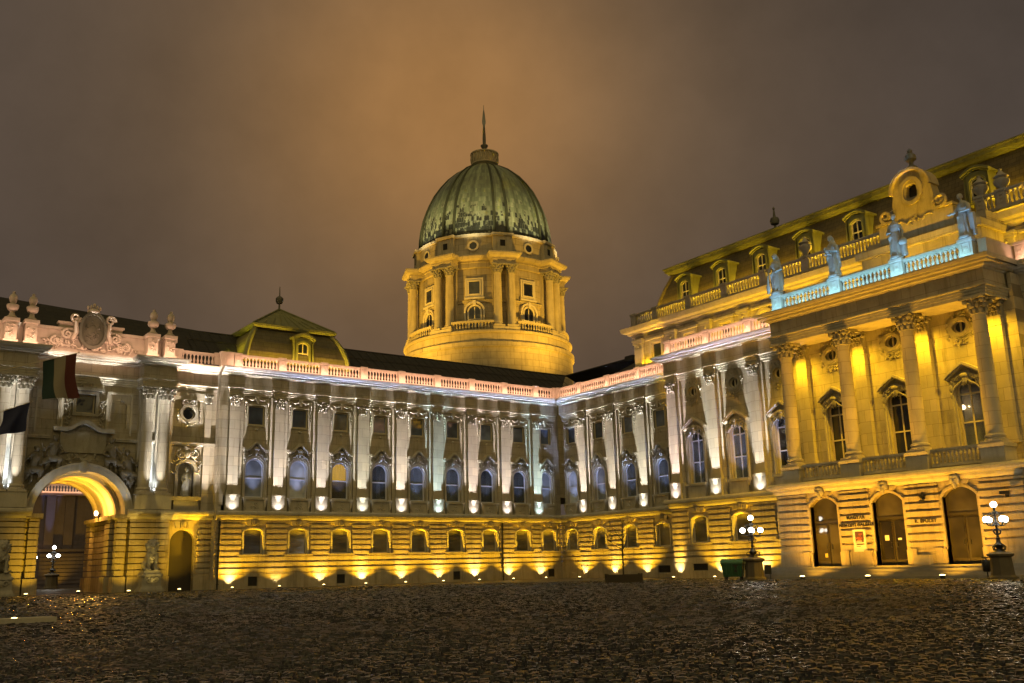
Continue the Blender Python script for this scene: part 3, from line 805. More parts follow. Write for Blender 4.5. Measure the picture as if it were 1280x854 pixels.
mb.add([(x, y, 18.6) for x, y in b4]+[(cx, cy, 20.75)], [(0, 1, 4), (1, 2, 4), (2, 3, 4), (3, 0, 4)])
for i in range(4):
    a = b4[i]; b = b4[(i+1) % 4]
    mb.tube([(a[0], a[1], 18.66), (cx, cy, 20.8)], .07, 5)
    for j in range(1, 9):
        t = j/9; px, py = a[0]+(b[0]-a[0])*t, a[1]+(b[1]-a[1])*t; w = 1-abs(2*t-1)
        mb.tube([(px, py, 18.65), (px+(cx-px)*w*.96, py+(cy-py)*w*.96, 18.65+2.1*w*.96)], .035, 4)
sub('cap_roof', mb.mesh('cap_roof', COPPER), pr)
mb = MB(); mb.lathe([(.16, 0), (.08, .15), (.07, .5), (.22, .55), (.3, .75), (.3, .95), (.16, 1.1), (.05, 1.15), (.03, 1.9), (0, 1.92)], (cx, cy, 20.7), 10)
sub('finial', mb.mesh('finial', BRONZE, 40), pr)
def dormer_mesh(w=.62, h=1.75, d=1.5):
    """arched dormer, front at y=0 facing -y, sill at z=0"""
    mb = MB(); o = arch(w*.62, 0.12, h*.72, .2)
    mb.wall(-w, w, 0, h, 0, [o], .2); mb.box(-w, 0, 0, -w+.06, d, h); mb.box(w-.06, 0, 0, w, d, h)
    mb.ring(arch(w*.62, .12, h*.72, .2), arch(w*.62+.1, .12, h*.72, .3), -.07, .02)
    for s in (-1, 1): mb.prism([(s*w, 0), (s*(w+.22), 0), (s*(w+.1), .35), (s*(w+.02), h*.9), (s*w, h*.9)], -.06, .12)
    n = 10; lo = [(-(w+.16)+2*(w+.16)*i/n, h-.12+.3*sin(pi*i/n)) for i in range(n+1)]
    mb.ring(lo, [(x*1.02, z+.13) for x, z in lo], -.2, d)
    mb.ring([(x*.94, z-.1) for x, z in lo], [(x*.96, z+.005) for x, z in lo], -.1, .1)
    return mb
M_DORM = dormer_mesh().mesh('dormer', COPPER, 35)
M_DWIN = (lambda f: f.mesh('dormer_window', FRAMEY))(arched_frame(.385, .12, 1.26, .08, bars=(.72,), mull=True, w=.07, rise=.2))
M_DPAN = pane_mesh(arch(.385, .12, 1.26, .2), .14, GLASS)
def dormer(root, x, y, z, rot=0, s=1):
    d = part('dormer', M_DORM, root, (x, y, z), rot, scale=(s, s, s)); w = sub('dormer_window', M_DWIN, d); sub('glass_pane', M_DPAN, d); return d
dormer(rootL, RC+.35, 1.2, 15.75, 0, 1.12)

# ------------------------------------------------------------------ archway building on the left
GY = .6; GC = -37.25
rootG = thing('gate_building', 'ornate archway building with paired columns, carved coat of arms and an orange lit passage', 'gatehouse', (GC, GY, 0), 0, None, ID)
GX0, GX1 = -52, LX0
A_R, A_Z = 2.62, 4.72
aro = arch(A_R-.25, -.3, A_Z-.15, x=GC)
def gate_arch(r, z, z0=-.3, n=22, hw=None): return arch(hw or r, z0, z, r, n=n, x=GC)
DC = -30.78
mb = MB(); base_gate = MB()
# rusticated base: right part, left part
def gate_base(x0, x1, opens):
    m_ = rust_wall(x0, x1, opens); m_.shift(0, GY-.05, 0); return m_
bR = gate_base(GC+2.2, GX1, [(DC, .78, -.2, 3.05, .78)])
bL = gate_base(GX0, GC-2.2, [])
# projecting pier faces beside the arch
for s in (-1, 1):
    x0, x1 = (GC+2.2, GC+2.75) if s > 0 else (GC-2.75, GC-2.2)
    k = len(bR.v); 
    for a, b in zip([.0]+GROOVES[:-1], GROOVES):
        bR.box(x0-.12 if a < .9 else x0, -.25 if a < .9 else -.1, a+.03, x1+.1 if a < .9 else x1, GY, b-.03)
        if s > 0: bR.box(x1+.2, -.2, a+.03, x1+2.6, GY, b-.03)
        else: bR.box(x0-2.6, -.2, a+.03, x0-.2, GY, b-.03)
    bR.box(x0-.22, -.3, 4.47, x1+.15, GY, 4.72)
bR.v += []
o = len(bR.v); bR.v += bL.v; bR.f += [tuple(i+o for i in f) for f in bL.f]; bR.m += bL.m
part('base_wall', bR.mesh('base_wall', RUST), rootG)
dm = MB().prism(arch(.78, .0, 3.05, .78, x=DC), GY+.4, GY+.46)
part('passage_door', dm.mesh('passage_door', WOOD), rootG, label='dark arched side door set deep in the rusticated base')
mb = MB()
mb.sweep(P_LEDGE, [(GC+3.0, GY-.05), (DC-1.6, GY-.05), (GX1, GY-.05)])
mb.sweep(P_LEDGE, [(GX0, GY-.05), (GC-3.0, GY-.05)])
for s in (-1, 1): mb.sweep(P_LEDGE, [(GC+s*4.1-1.4, -.2), (GC+s*4.1+1.4, -.2)])
part('string_course', mb.mesh('string_course', TRIM), rootG)
# the barrel passage and its arches
mb = MB(); gi, go = gate_arch(A_R, A_Z, 4.72), gate_arch(A_R+.36, A_Z, 4.72)
mb.ring(gi, go, -.12, 1.2); mb.ring(gate_arch(A_R+.36, A_Z, 4.72), gate_arch(A_R+.48, A_Z, 4.72), -.2, GY)
part('archivolt', mb.mesh('archivolt', TRIM, 30), rootG)
mb = MB(); pr_ = gate_arch(A_R-.02, A_Z, 4.5); n = len(pr_)
mb.ring(pr_, [(x*1.0+(x-GC)*.12, z+(.35 if z > 4.7 else 0)) for x, z in pr_], 1.1, 7.2)
for yy in (1.3, 4.0, 6.6): mb.ring(gate_arch(A_R-.2, A_Z, 4.5), gate_arch(A_R, A_Z, 4.5), yy, yy+.5)
part('barrel_vault', mb.mesh('barrel_vault', mat('pale_vault_plaster', (.5, .44, .33), namt=.2, streak=.2), 30), rootG, label='plastered barrel vault lit orange')
for s in (-1, 1):
    mb = MB()
    xa, xb = (GC+2.0, GC+3.2) if s > 0 else (GC-3.2, GC-2.0)
    for a, b in zip([.0]+GROOVES[:-1], GROOVES):
        g = .14 if a < .9 else 0
        mb.box(xa-(g if s > 0 else 0), .9, a+.03, xb+(g if s < 0 else 0), 2.2, b-.03); mb.box(xa-(g if s > 0 else 0), 6.0, a+.03, xb+(g if s < 0 else 0), 7.2, b-.03)
        mb.box(xa+(.25 if s > 0 else -.1), 2.2, a+.025, xb+(.1 if s > 0 else -.25), 6.0, b-.025)
    mb.box(xa-.15, .8, 4.45, xb+.15, 7.3, 4.7)
    part('passage_wall', mb.mesh('passage_wall', RUST), rootG)
# upper wall
DN_O = arch(.52, 5.95, 7.7, x=DC); OC = [(DC+.42*cos(2*pi*i/20), 11.45+.42*sin(2*pi*i/20)) for i in range(20)]
SQ = [(GC-.58, 11.0), (GC+.58, 11.0), (GC+.58, 12.2), (GC-.58, 12.2)]
BLN = [arch(.48, 10.2, 11.55, x=GC+s*2.05) for s in (-1, 1)]
ou = [(GX0, ZL), (GC-A_R-.3, ZL)]+[(GC+(A_R+.3)*cos(pi-pi*i/20), A_Z+(A_R+.3)*sin(pi-pi*i/20)) for i in range(1, 20) if A_Z+(A_R+.3)*sin(pi-pi*i/20) > ZL+.1]+[(GC+A_R+.3, ZL), (GX1, ZL), (GX1, ZK), (GX0, ZK)]
mb = MB(); mb.wall(0, 0, 0, 0, GY+WY-.2, [DN_O, OC, SQ]+BLN, .35, outline=ou)
for p_ in BLN: mb.prism(p_, GY+WY+.02, GY+WY+.1)
mb.prism(DN_O, GY+WY+.12, GY+WY+.2)
part('wall', mb.mesh('wall', STONE), rootG)
M_COLS = MB(); M_COLS.lathe([(.37, 0), (.37, .02), (.365, 1.8), (.345, 3.6), (.315, 5.55), (.34, 5.6), (.34, 5.66)], (0, 0, 6.42), 24)
M_COLS.lathe([(.5, 0), (.5, .08), (.44, .1), (.42, .16), (.46, .2), (.46, .27), (.38, .34)], (0, 0, ZP), 24); M_COLS.box(-.5, -.5, ZP-.12, .5, .5, ZP)
M_COL = M_COLS.mesh('column', STONEP, 40)
GCOL = [GC-4.72, GC-3.62, GC+3.62, GC+4.72]; CY = -.05
for x in GCOL:
    c = part('column', M_COL, rootG, (x, CY, 0)); sub('capital', M_CAPC, c, (0, 0, 12.06))
for s in (-1, 1):
    mb = MB()
    c = GC+s*4.17
    mb.box(c-1.12, CY-.5, ZL, c+1.12, GY+.2, ZP-.14); mb.box(c-1.17, CY-.55, ZP-.13, c+1.17, GY+.2, ZP-.12+.0)
    for q in (-.55, .55): mb.box(c+q-.4, .3, ZP-.02, c+q+.4, .75, ZA)
    part('column_pedestal', mb.mesh('column_pedestal', TRIM), rootG)
ent = [(GX0, GY+.1)]
for s in (-1, 1):
    c = GC+s*4.17; ent += [(c-1.05, GY+.1), (c-1.05, CY-.4), (c+1.05, CY-.4), (c+1.05, GY+.1)]
ent.append((GX1+.1, GY+.1))
mb = MB(); mb.sweep(P_ARCH, ent); part('architrave', mb.mesh('architrave', TRIM), rootG)
mb = MB(); mb.sweep([(-.4, ZF), (0, ZF), (0, ZK), (-.4, ZK)], ent); part('frieze', mb.mesh('frieze', STONE), rootG)
mb = MB(); mb.sweep(P_CORN, ent); dentils(mb, GC-3, GC+3, GY+.02, 14.325, 14.42); part('cornice', mb.mesh('cornice', TRIM), rootG)
# niche bay
w = part('round_window', (lambda m_: m_.ring([(DC+.36*cos(2*pi*i/20), 11.45+.36*sin(2*pi*i/20)) for i in range(20)], OC, GY+WY-.02, GY+WY+.08, True).mesh('round_window', FRAMEY))(MB()), rootG)
sub('glass_pane', MB().prism(OC, GY+WY+.03, GY+WY+.05).mesh('glass_pane', GLASS), w)
mb = MB(); k = [(DC+.6*cos(2*pi*i/20), 11.45+.6*sin(2*pi*i/20)) for i in range(20)]; mb.ring(OC, k, GY-.02, GY+WY, True)
scroll(mb, (DC-.3, 12.15), .22, 1.3, .06, 0, 1, GY); scroll(mb, (DC+.3, 12.15), .22, 1.3, .06, pi, -1, GY)
foliage(mb, DC-.45, DC+.45, 10.6, 10.85, GY+.05, 12, .1, random.Random(2))
for q in range(5): mb.ball((DC-.72, GY+.08, 11.7-.2*q), .07, 6, 5); mb.ball((DC+.72, GY+.08, 11.7-.2*q), .07, 6, 5)
sub('carved_surround', mb.mesh('carved_surround', ORN, 40), w)
mb = MB(); mb.ring(arch(.52, 5.95, 7.7, x=DC), arch(.72, 5.95, 7.7, x=DC), GY-.02, GY+WY)
mb.box(DC-.95, GY-.35, 5.7, DC+.95, GY+.6, 5.95); mb.box(DC-.8, GY-.25, ZL, DC+.8, GY+.3, 5.7)
for s in (-1, 1):
    scroll(mb, (DC+s*.45, 8.75), .3, 1.3, .09, pi/2, -s, GY-.05); foliage(mb, DC+s*.75-.2, DC+s*.75+.2, 7.4, 8.6, GY+.05, 12, .12, random.Random(4))
mb.ball((DC, GY-.1, 8.75), (.25, .15, .3), 9, 7); foliage(mb, DC-.6, DC+.6, 8.35, 8.9, GY, 16, .13, random.Random(8))
part('statue_niche', mb.mesh('statue_niche', ORN, 40), rootG)
for x in (DC-1.25, DC+1.28):
    mb = MB(); mb.box(x-.22, GY+.0, ZL, x+.22, GY+WY, ZC); p = part('pilaster', mb.mesh('pilaster', STONEP), rootG); 
    sub('capital', M_CAPP, p, (x, GY-.02, ZC)).scale = (.62, 1, 1)
# lintel strip
part('wall_panel', (lambda m_: m_.box(DC-1.0, GY+.05, 12.35, DC+1.0, GY+WY, 12.85).mesh('wall_panel', TRIM))(MB()), rootG)
# centre bay: square window, plaque with broken pediment, reclining figures, coat of arms
w = part('square_window', rect_frame(SQ, GY+WY-.02, .09).mesh('square_window', FRAMEY), rootG); sub('glass_pane', pane_mesh(SQ, GY+WY+.05, GLASS), w)
mb = MB(); mb.ring(SQ, [(GC-.75, 10.82), (GC+.75, 10.82), (GC+.75, 12.38), (GC-.75, 12.38)], GY-.02, GY+WY, True)
mb.box(GC-1.05, GY-.18, 12.42, GC+1.05, GY+WY, 12.6); foliage(mb, GC-.5, GC+.5, 12.62, 12.95, GY, 16, .12, random.Random(1)); 
for s in (-1, 1): foliage(mb, GC+s*1.0-.18, GC+s*1.0+.18, 10.2, 11.9, GY+.05, 22, .13, random.Random(6))
sub('carved_surround', mb.mesh('carved_surround', ORN, 40), w)
mb = MB(); mb.box(GC-1.35, GY-.05, 8.5, GC+1.35, GY+WY, 9.75)
n = 20; lo = [(GC-1.75+3.5*i/n, 9.78+.5*(.5+.5*cos(pi*min(1, abs(2*i/n-1)/.6)))) for i in range(n+1)]
mb.ring(lo, [(x, z+.24) for x, z in lo], GY-.35, GY+WY)
part('inscription_tablet', mb.mesh('inscription_tablet', ORN, 40), rootG)
RELIEF = mat('dark_carved_stone', (.17, .155, .125), namt=.55, streak=.5, bump=.3)  # darker even stone for the relief figures
def rfig(s, seed):
    mb = MB(); rnd = random.Random(seed)
    def A(dx, dz, dy=0): return (GC+s*dx, GY-.3+dy, dz)
    for ox, oz, k in ((1.75, 8.05, .95), (2.75, 7.35, .95)):      # two seated figures leaning on the arch
        L_ = lambda dx, dz, dy=0: A(ox+dx*k, oz+dz*k, dy)
        limb(mb, L_(.0, .0), L_(-.12, .75), .25, .27); mb.ball(L_(-.1, .95), (.34, .2, .18), 9, 7)
        mb.ball(L_(-.16, 1.3, -.05), (.15, .17, .19), 10, 8); mb.ball(L_(-.12, 1.4, .02), (.17, .17, .14), 9, 7)
        limb(mb, L_(.05, .0, -.1), L_(-.45, -.05, -.3), .2, .16); limb(mb, L_(-.45, -.05, -.3), L_(-.35, -.75, -.2), .15, .1)
        limb(mb, L_(.1, .0), L_(.5, -.25, -.2), .2, .15); limb(mb, L_(.5, -.25, -.2), L_(.75, -.95, -.1), .14, .09)
        limb(mb, L_(-.38, .85), L_(-.62, .4, -.15), .1, .08); limb(mb, L_(-.62, .4, -.15), L_(-.35, .3, -.35), .08, .06)
        limb(mb, L_(.22, .85), L_(.5, .5, -.1), .1, .08); limb(mb, L_(.5, .5, -.1), L_(.65, .9, -.1), .08, .06)
        for _ in range(10):
            x, z = rnd.uniform(-.3, .7), rnd.uniform(-.9, .2); mb.tube([L_(x, z+.35, -.02), L_(x+rnd.uniform(-.1, .15), z, -.1), L_(x+rnd.uniform(.0, .25), z-.35, -.02)], [.05, .1, .05], 6)
    for _ in range(12): mb.ball(A(rnd.uniform(1.2, 3.3), rnd.uniform(7.2, 8.3), .15), (.16, .14, .2), 7, 6)
    return blobs(mb, .03, 'relief_figure', RELIEF, noise_amp=.025, noise_sc=7)
for s in (-1, 1): part('relief_figure', rfig(s, 3+s), rootG)
mb = MB(); mb.ball((GC, -.25, 7.55), (.3, .25, .4), 10, 8); foliage(mb, GC-.9, GC+.9, 7.4, 8.4, GY-.2, 30, .16, random.Random(12)); part('keystone', mb.mesh('keystone', ORN, 40), rootG)
mb = MB()
for x0, x1 in ((GX0, GC-1.9), (GC+1.9, GX1)): mb.box(x0, GY-.02, 9.3, x1, GY+.2, 9.42); mb.box(x0, GY-.07, 9.42, x1, GY+.2, 9.5)
for s in (-1, 1):
    for x0, x1, z0, z1 in ((1.25, 2.85, 12.35, 12.5), (1.25, 1.36, 9.7, 12.35), (2.74, 2.85, 9.7, 12.35)): mb.box(min(GC+s*x0, GC+s*x1), GY+.05, z0, max(GC+s*x0, GC+s*x1), GY+.2, z1)
part('moulding', mb.mesh('moulding', TRIM), rootG)
# attic with cartouche and vases
mb = MB(); AY = GY-.05
mb.box(GC-5.35, AY, ZB, GC+5.35, AY+.6, 14.98); mb.box(GC-5.3, AY+.1, 14.98, GC+5.3, AY+.55, 16.15); mb.box(GC-5.4, AY-.05, 16.15, GC+5.4, AY+.6, 16.32)
mb.box(GC-1.9, AY+.15, 16.32, GC+1.9, AY+.55, 16.62); mb.box(GC-2.0, AY+.05, 16.62, GC+2.0, AY+.58, 16.74)
for x in GCOL:
    mb.box(x-.4, CY-.35, ZB, x+.4, AY+.2, 15.0); mb.box(x-.32, CY-.28, 15.0, x+.32, AY+.2, 16.15); mb.box(x-.42, CY-.36, 16.15, x+.42, AY+.3, 16.36)
    foliage(mb, x-.22, x+.22, 15.2, 15.95, CY-.28, 14, .1, random.Random(int(-x*10)))
part('attic', mb.mesh('attic', BALU, 40), rootG)
MV = MB().lathe([(.3, 0), (.34, .06), (.18, .2), (.12, .42), (.3, .55), (.36, .72), (.34, .85), (.15, .95), (.2, 1.05), (.25, 1.25), (.2, 1.45), (.08, 1.55), (.1, 1.66), (0, 1.72)], (0, 0, 0), 14).mesh('vase', BALU, 40)
for x in GCOL: part('vase', MV, rootG, (x, CY, 16.36))
mb = MB(); cz = 16.25; pl = [(.78*cos(a)*(1-.12*sin(a) if sin(a) < 0 else 1), 1.15*sin(a)) for a in [2*pi*i/28 for i in range(28)]]
mb.prism([(GC+x, cz+z) for x, z in pl], AY-.28, AY+.1); mb.ring([(GC+x*.86, cz+z*.88) for x, z in pl], [(GC+x*1.06, cz+z*1.06) for x, z in pl], AY-.42, AY, True)
mb.ball((GC, AY-.26, cz), (.3, .06, .42), 9, 7); foliage(mb, GC-.45, GC+.45, cz-.75, cz+.6, AY-.27, 30, .1, random.Random(20), .3)
part('coat_of_arms', mb.mesh('coat_of_arms', BRONZE, 40), rootG, label='dark oval shield of the carved coat of arms')
mb = MB(); rnd = random.Random(21)
mb.ball((GC, AY-.15, cz+1.25), (.4, .35, .22), 10, 7); 
for i in range(5): mb.ball((GC-.36+.18*i, AY-.2, cz+1.5+.06*(2-abs(i-2))), (.08, .08, .14), 7, 6)
mb.ball((GC, AY-.2, cz+1.72), .1, 7, 6)
for s in (-1, 1):
    scroll(mb, (GC+s*1.05, cz+.75), .32, 1.4, .11, 0, s, AY-.2); mb.tube([(GC+s*1.0, AY-.2, cz+.5), (GC+s*.95, AY-.25, cz-.2), (GC+s*1.15, AY-.2, cz-.7)], [.14, .17, .12], 7)
    scroll(mb, (GC+s*1.45, cz-.35), .32, 1.4, .1, pi/2, -s, AY-.15); scroll(mb, (GC+s*2.1, cz-.85), .3, 1.4, .1, pi/2, -s, AY-.1)
    foliage(mb, GC+s*1.4-.5, GC+s*1.4+.5, cz-1.2, cz-.2, AY-.05, 26, .17, rnd); foliage(mb, GC+s*2.2-.6, GC+s*2.2+.6, cz-1.25, cz-.75, AY-.05, 20, .16, rnd)
foliage(mb, GC-.8, GC+.8, cz-1.35, cz-1.0, AY-.2, 22, .15, rnd)
part('carved_scrollwork', mb.mesh('carved_scrollwork', BALU, 40), rootG)
balustrade_run(rootG, [GC+5.55, GX1-.1], GY+.15, ZB); balustrade_run(rootG, [GX0+6.2, GC-5.55], GY+.15, ZB)
mb = MB(); mb.add([(GX0, 1.4, 15.0), (GX0, 6.0, 19.7), (-28.0, 6.0, 18.5), (-28.0, 1.4, 15.0)], [(0, 1, 2, 3)]); mb.add([(GX0, 6, 19.7), (GX0, 12, 15), (-28.0, 12, 15), (-28.0, 6, 18.5)], [(0, 1, 2, 3)])
mb.box(GX0, GY+.5, 14.4, -29, 1.5, 15.02); mb.box(GX0, 6.9, 4.6, GX1, 7.2, 15.0) if False else None
part('roof', mb.mesh('roof', SLATE), rootG)

# ------------------------------------------------------------------ right wing (frame: x along the wall, y inward)
RZ = -pi/2
rootR = thing('palace_wing', 'short palace wing of white floodlit pilasters between the inner corner and the columned pavilion', 'palace wing', (8.5, 0, 0), RZ, None, RXM)
RP = [3.067+3.523*k for k in range(4)]; RWN = [1.35, 4.83, 8.35, 11.87, 15.4]; U0 = 17.25
opens = [(c, .77, G_Z0, 3.76, .24) for c in RWN]
GR_R = [(RWN[3]-.62, .35, RWN[3]+.62, .85)]
part('base_wall', rust_wall(0, U0, opens, GR_R).mesh('base_wall', RUST), rootR)
CACHE['g2'] = grate_mesh(1.24, .5)
part('cellar_grate', CACHE['g2'], rootR, (GR_R[0][0], .05, .35))
mb = MB(); mb.sweep(P_LEDGE, [(0, 0), (U0, 0)]); part('string_course', mb.mesh('string_course', TRIM), rootR)
mb = MB(); mb.wall(WY, U0, ZL, ZK, WY, [arch(W_HW, W_Z0, W_ZS, x=c) for c in RWN]+[[(x+c, z) for x, z in S_O] for c in RWN], .3)
for c in RWN: room_back(mb, c, .85, 5.8, 8.9, WY+.75)
part('wall', mb.mesh('wall', STONE), rootR)
mb = MB(); mb.sweep(P_ARCH, jogged(.26, U0, .26, RP)); part('architrave', mb.mesh('architrave', TRIM), rootR)
part('frieze', MB().sweep([(-.3, ZF), (0, ZF), (0, ZK), (-.3, ZK)], [(.1, .1), (U0, .1)]).mesh('frieze', STONE), rootR)
mb = MB(); mb.sweep(P_CORN, [(.1, .1), (U0, .1)]); dentils(mb, .3, U0, .02, 14.325, 14.42); part('cornice', mb.mesh('cornice', TRIM), rootR)
wing_pilasters(rootR, RP)
wing_windows(rootR, RWN, True, {3: cB, 2: cC})
balustrade_run(rootR, [.18]+RP+[U0-.3], .1, ZB)
mb = MB(); mb.add([(1.0, 1.0, 15.0), (6.0, 6.0, 18.45), (10.5, 6.0, 18.45), (10.5, 1.0, 15.0)], [(0, 1, 2, 3)])
mb.add([(-6, 6, 18.45), (-6, 14, 15), (10.5, 14, 15), (10.5, 6, 18.45)], [(0, 1, 2, 3)]); mb.tube([(-6, 6, 18.45), (10.5, 6, 18.45)], .09, 6)
mb.box(.9, .45, 14.5, U0, 1.05, 14.9)
rfR = part('roof', mb.mesh('roof', SLATE), rootR)
mb = MB()
for u in (3.2, 6.6): mb.box(u-.5, 5.6, 18.2, u+.5, 6.4, 18.62)
sub('skylight', mb.mesh('skylight', SLATE), rfR)

# ------------------------------------------------------------------ columned pavilion
PF = -4.4
rootP = thing('palace_pavilion', 'grand corner pavilion with yellow lit columned portico, attic storey and mansard roof', 'palace building', (35, PF, 0), RZ, None, RXM)
PP = [17.83+3.534*k for k in range(3)]; PWN = [19.6, 23.13, 26.67]; T0, T1 = 28.25, 41.85; U1 = 55
PWR = [44.0, 47.5, 51.0]; PPR = [45.75, 49.25]
BF = -7.2                       # portico base front
DOORS = [31.22, 35.0, 38.78]; DHW = .86; DZ0, DZS, DR = .62, 3.72, .42
opens = [(c, .77, G_Z0, 3.76, .24) for c in PWN]
GR_P = [(c-.64, .5, c+.64, .98-.06) for c in PWN[:2]]+[(PWN[2]+.05, .45, PWN[2]+.75, .92)]
mb = rust_wall(U0, T0, opens, GR_P, pl=.99); mb.shift(0, PF, 0)
for a, b in zip([0.02]+GROOVES[:-1], GROOVES): mb.box(U0-.02, PF+.1, a+.02, U0+.1, .2, b-.02)
part('base_wall', mb.mesh('base_wall', RUST), rootP)
for gx in GR_P:
    part('cellar_grate', grate_mesh(gx[2]-gx[0], gx[3]-gx[1]), rootP, (gx[0], PF+.05, gx[1]))
mb = rust_wall(T0, T1, [(c, DHW, .0, DZS, DR) for c in DOORS], (), pl=1.36); mb.shift(0, BF, 0)
for a, b in zip([0.02]+GROOVES[:-1], GROOVES):
    mb.box(T0-.02, BF+.1, a+.02, T0+.1, PF, b-.02); mb.box(T1-.1, BF+.1, a+.02, T1+.02, PF, b-.02)
for c in DOORS:
    mb.ring(arch(DHW, DZ0, DZS, DR, x=c), arch(DHW+.14, DZ0, DZS, DR+.13, x=c), BF+.0, BF+.5)
    for s in (-1, 1): mb.box(c+s*(DHW+.36)-.2, BF-.12, .6, c+s*(DHW+.36)+.2, BF, 1.3); mb.box(c+s*(DHW+.36)-.24, BF-.15, 1.3, c+s*(DHW+.36)+.24, BF, 1.38)
part('portico_base', mb.mesh('portico_base', RUST), rootP)
mb = rust_wall(T1, U1, [(c, .77, G_Z0, 3.76, .24) for c in PWR], ()); mb.shift(0, PF, 0); part('base_wall', mb.mesh('base_wall', RUST), rootP)
# steps
mb = MB()
for k in range(4): mb.box(T0-.6-.35*k, BF-.35-.42*k, 0 if k == 3 else .02, T1+.15, BF-.05, .62-.155*k-.001*k)
part('steps', mb.mesh('steps', mat('worn_step_stone', (.26, .24, .2), namt=.35, streak=.2, rough=.6)), rootP)
# doors
def door_mesh():
    mb = MB(); o = arch(DHW, DZ0, DZS, DR); mb.prism(o, .42, .46)
    for s in (-1, 1):
        mb.box(s*.05 if s > 0 else -DHW, .37, DZ0+.02, DHW if s > 0 else -.05, .43, 2.82)
        for z0, z1 in ((.85, 1.5), (1.65, 2.65)): mb.box(s*.45-.28, .345, z0, s*.45+.28, .375, z1)
    mb.box(-DHW, .33, 2.84, DHW, .44, 2.98); mb.ring(arch(DHW-.09, 2.98, DZS, DR-.05), arch(DHW, 2.98, DZS, DR), .36, .44)
    return mb.mesh('portal_door', WOOD)
M_DOOR = door_mesh(); M_DOORP = MB().prism(arch(DHW-.09, 2.98, DZS, DR-.05), .38, .4).mesh('fanlight', GLASSK)
M_DOORG = (lambda m_: m_.box(-DHW+.07, .33, .9, -.1, .344, 2.75).box(.1, .33, .9, DHW-.07, .344, 2.75).mesh('glass_pane', GLASSK))(MB())
M_HAND = (lambda m_: m_.tube([(-.16, .36, 1.72), (-.16, .28, 1.72), (-.16, .28, 1.5), (-.16, .36, 1.5)], .025, 6).tube([(.16, .36, 1.72), (.16, .28, 1.72), (.16, .28, 1.5), (.16, .36, 1.5)], .025, 6).mesh('handle', IRON))(MB())
for i, c in enumerate(DOORS):
    d = part('portal_door', M_DOOR, rootP, (c, BF, 0)); sub('fanlight', M_DOORP, d); sub('handle', M_HAND, d)
    sub('glass_pane', M_DOORG, d)
# carved heads over the doors
def mask_mesh():
    mb = MB(); mb.ball((0, 0, 0), (.17, .17, .22), 10, 8); mb.ball((0, -.16, -.03), (.05, .07, .07), 7, 6); mb.ball((0, -.1, -.16), (.11, .1, .1), 8, 6)
    for s in (-1, 1): mb.ball((s*.08, -.13, .06), (.06, .05, .03), 6, 5); mb.ball((s*.17, -.02, .05), (.1, .12, .22), 8, 6)
    mb.ball((0, -.02, .2), (.22, .17, .12), 9, 6); mb.ball((0, -.06, -.26), (.09, .08, .14), 7, 6)
    return blobs(mb, .025, 'keystone_mask', ORN)
M_MASK = mask_mesh()
for c in DOORS: part('keystone_mask', M_MASK, rootP, (c, BF-.16, 4.42))
LPATH = [(U0, .0), (U0, PF), (T0, PF), (T0, BF), (T1, BF), (T1, PF), (U1, PF)]
part('string_course', MB().sweep(P_LEDGE, LPATH).mesh('string_course', TRIM), rootP)
# first-floor walls
PY_ = PF+WY; PW_HW, PW_ZS = .62, 8.95
O_PW = arch(PW_HW, 5.97, PW_ZS)
OVR = lambda c, r=.34, z=12.0: [(c+r*1.08*cos(2*pi*i/20), z+r*.95*sin(2*pi*i/20)) for i in range(20)]
mb = MB(); mb.wall(U0, T0+.5, ZL, ZK, PY_, [[(x+c, z) for x, z in O_PW] for c in PWN]+[OVR(c) for c in PWN], .3)
mb.box(U0, PY_+.01, ZL, U0+.2, .3, ZK)
for c in PWN: room_back(mb, c, .9, 5.8, 9.9, PY_+.9)
part('wall', mb.mesh('wall', STONE), rootP)
WPY = -5.1
mb = MB(); mb.wall(T0+.25, T1-.25, ZL, 12.95, WPY, [[(x+c, z) for x, z in O_PW] for c in DOORS]+[OVR(c, .36, 12.1) for c in DOORS], .3)
mb.box(T0+.25, WPY+.01, ZL, T0+.45, PY_, ZK); mb.box(T1-.45, WPY+.01, ZL, T1-.25, PY_, ZK)
for c in DOORS: room_back(mb, c, .9, 5.8, 9.9, WPY+1.0)
part('portico_wall', mb.mesh('portico_wall', STONE), rootP)
mb = MB(); mb.wall(T1-.3, U1, ZL, ZK, PY_, [[(x+c, z) for x, z in O_PW] for c in PWR]+[OVR(c) for c in PWR], .3)
for c in PWR: room_back(mb, c, .9, 5.8, 9.9, PY_+.9)
part('wall', mb.mesh('wall', STONE), rootP)
for u in PP+PPR:
    p = part('pilaster', M_PIL, rootP, (u, PF, 0)); sub('capital', M_CAPP, p, (0, 0, ZC))
M_TWF = arched_frame(PW_HW, 5.97, PW_ZS, .16, bars=(7.35, 8.75), mull=True, w=.08)
M_TWFW = M_TWF.mesh('tall_window', FRAME); M_TWFY = M_TWF.mesh('tall_window', FRAMEY)
M_TWP = pane_mesh(O_PW, .21, GLASS); M_TWPC = pane_mesh(O_PW, .21, GLASSC)
M_TWS = surround(PW_HW, 5.97, PW_ZS, -.15, .2, .01).mesh('stone_surround', TRIM, 30)
M_HOOD2 = hood_mesh(.98, 10.2, 10.85, -.37, True); 
M_HOOD2.transform(Matrix.Translation((0, -.0, 0)))
M_SILL2 = (lambda m_: m_.box(-.85, -.37, 5.82, .85, .02, 5.97).box(-.75, -.25, ZL, .75, 0, 5.82).mesh('window_sill', TRIM))(MB())
M_OVF = (lambda m_: m_.ring(OVR(0, .27, 0), OVR(0, .34, 0), .08, .16, True).box(-.04, .09, -.3, .04, .15, .3).mesh('oval_window', FRAMEY))(MB())
M_OVP = MB().prism(OVR(0, .33, 0), .14, .16).mesh('glass_pane', GLASS)
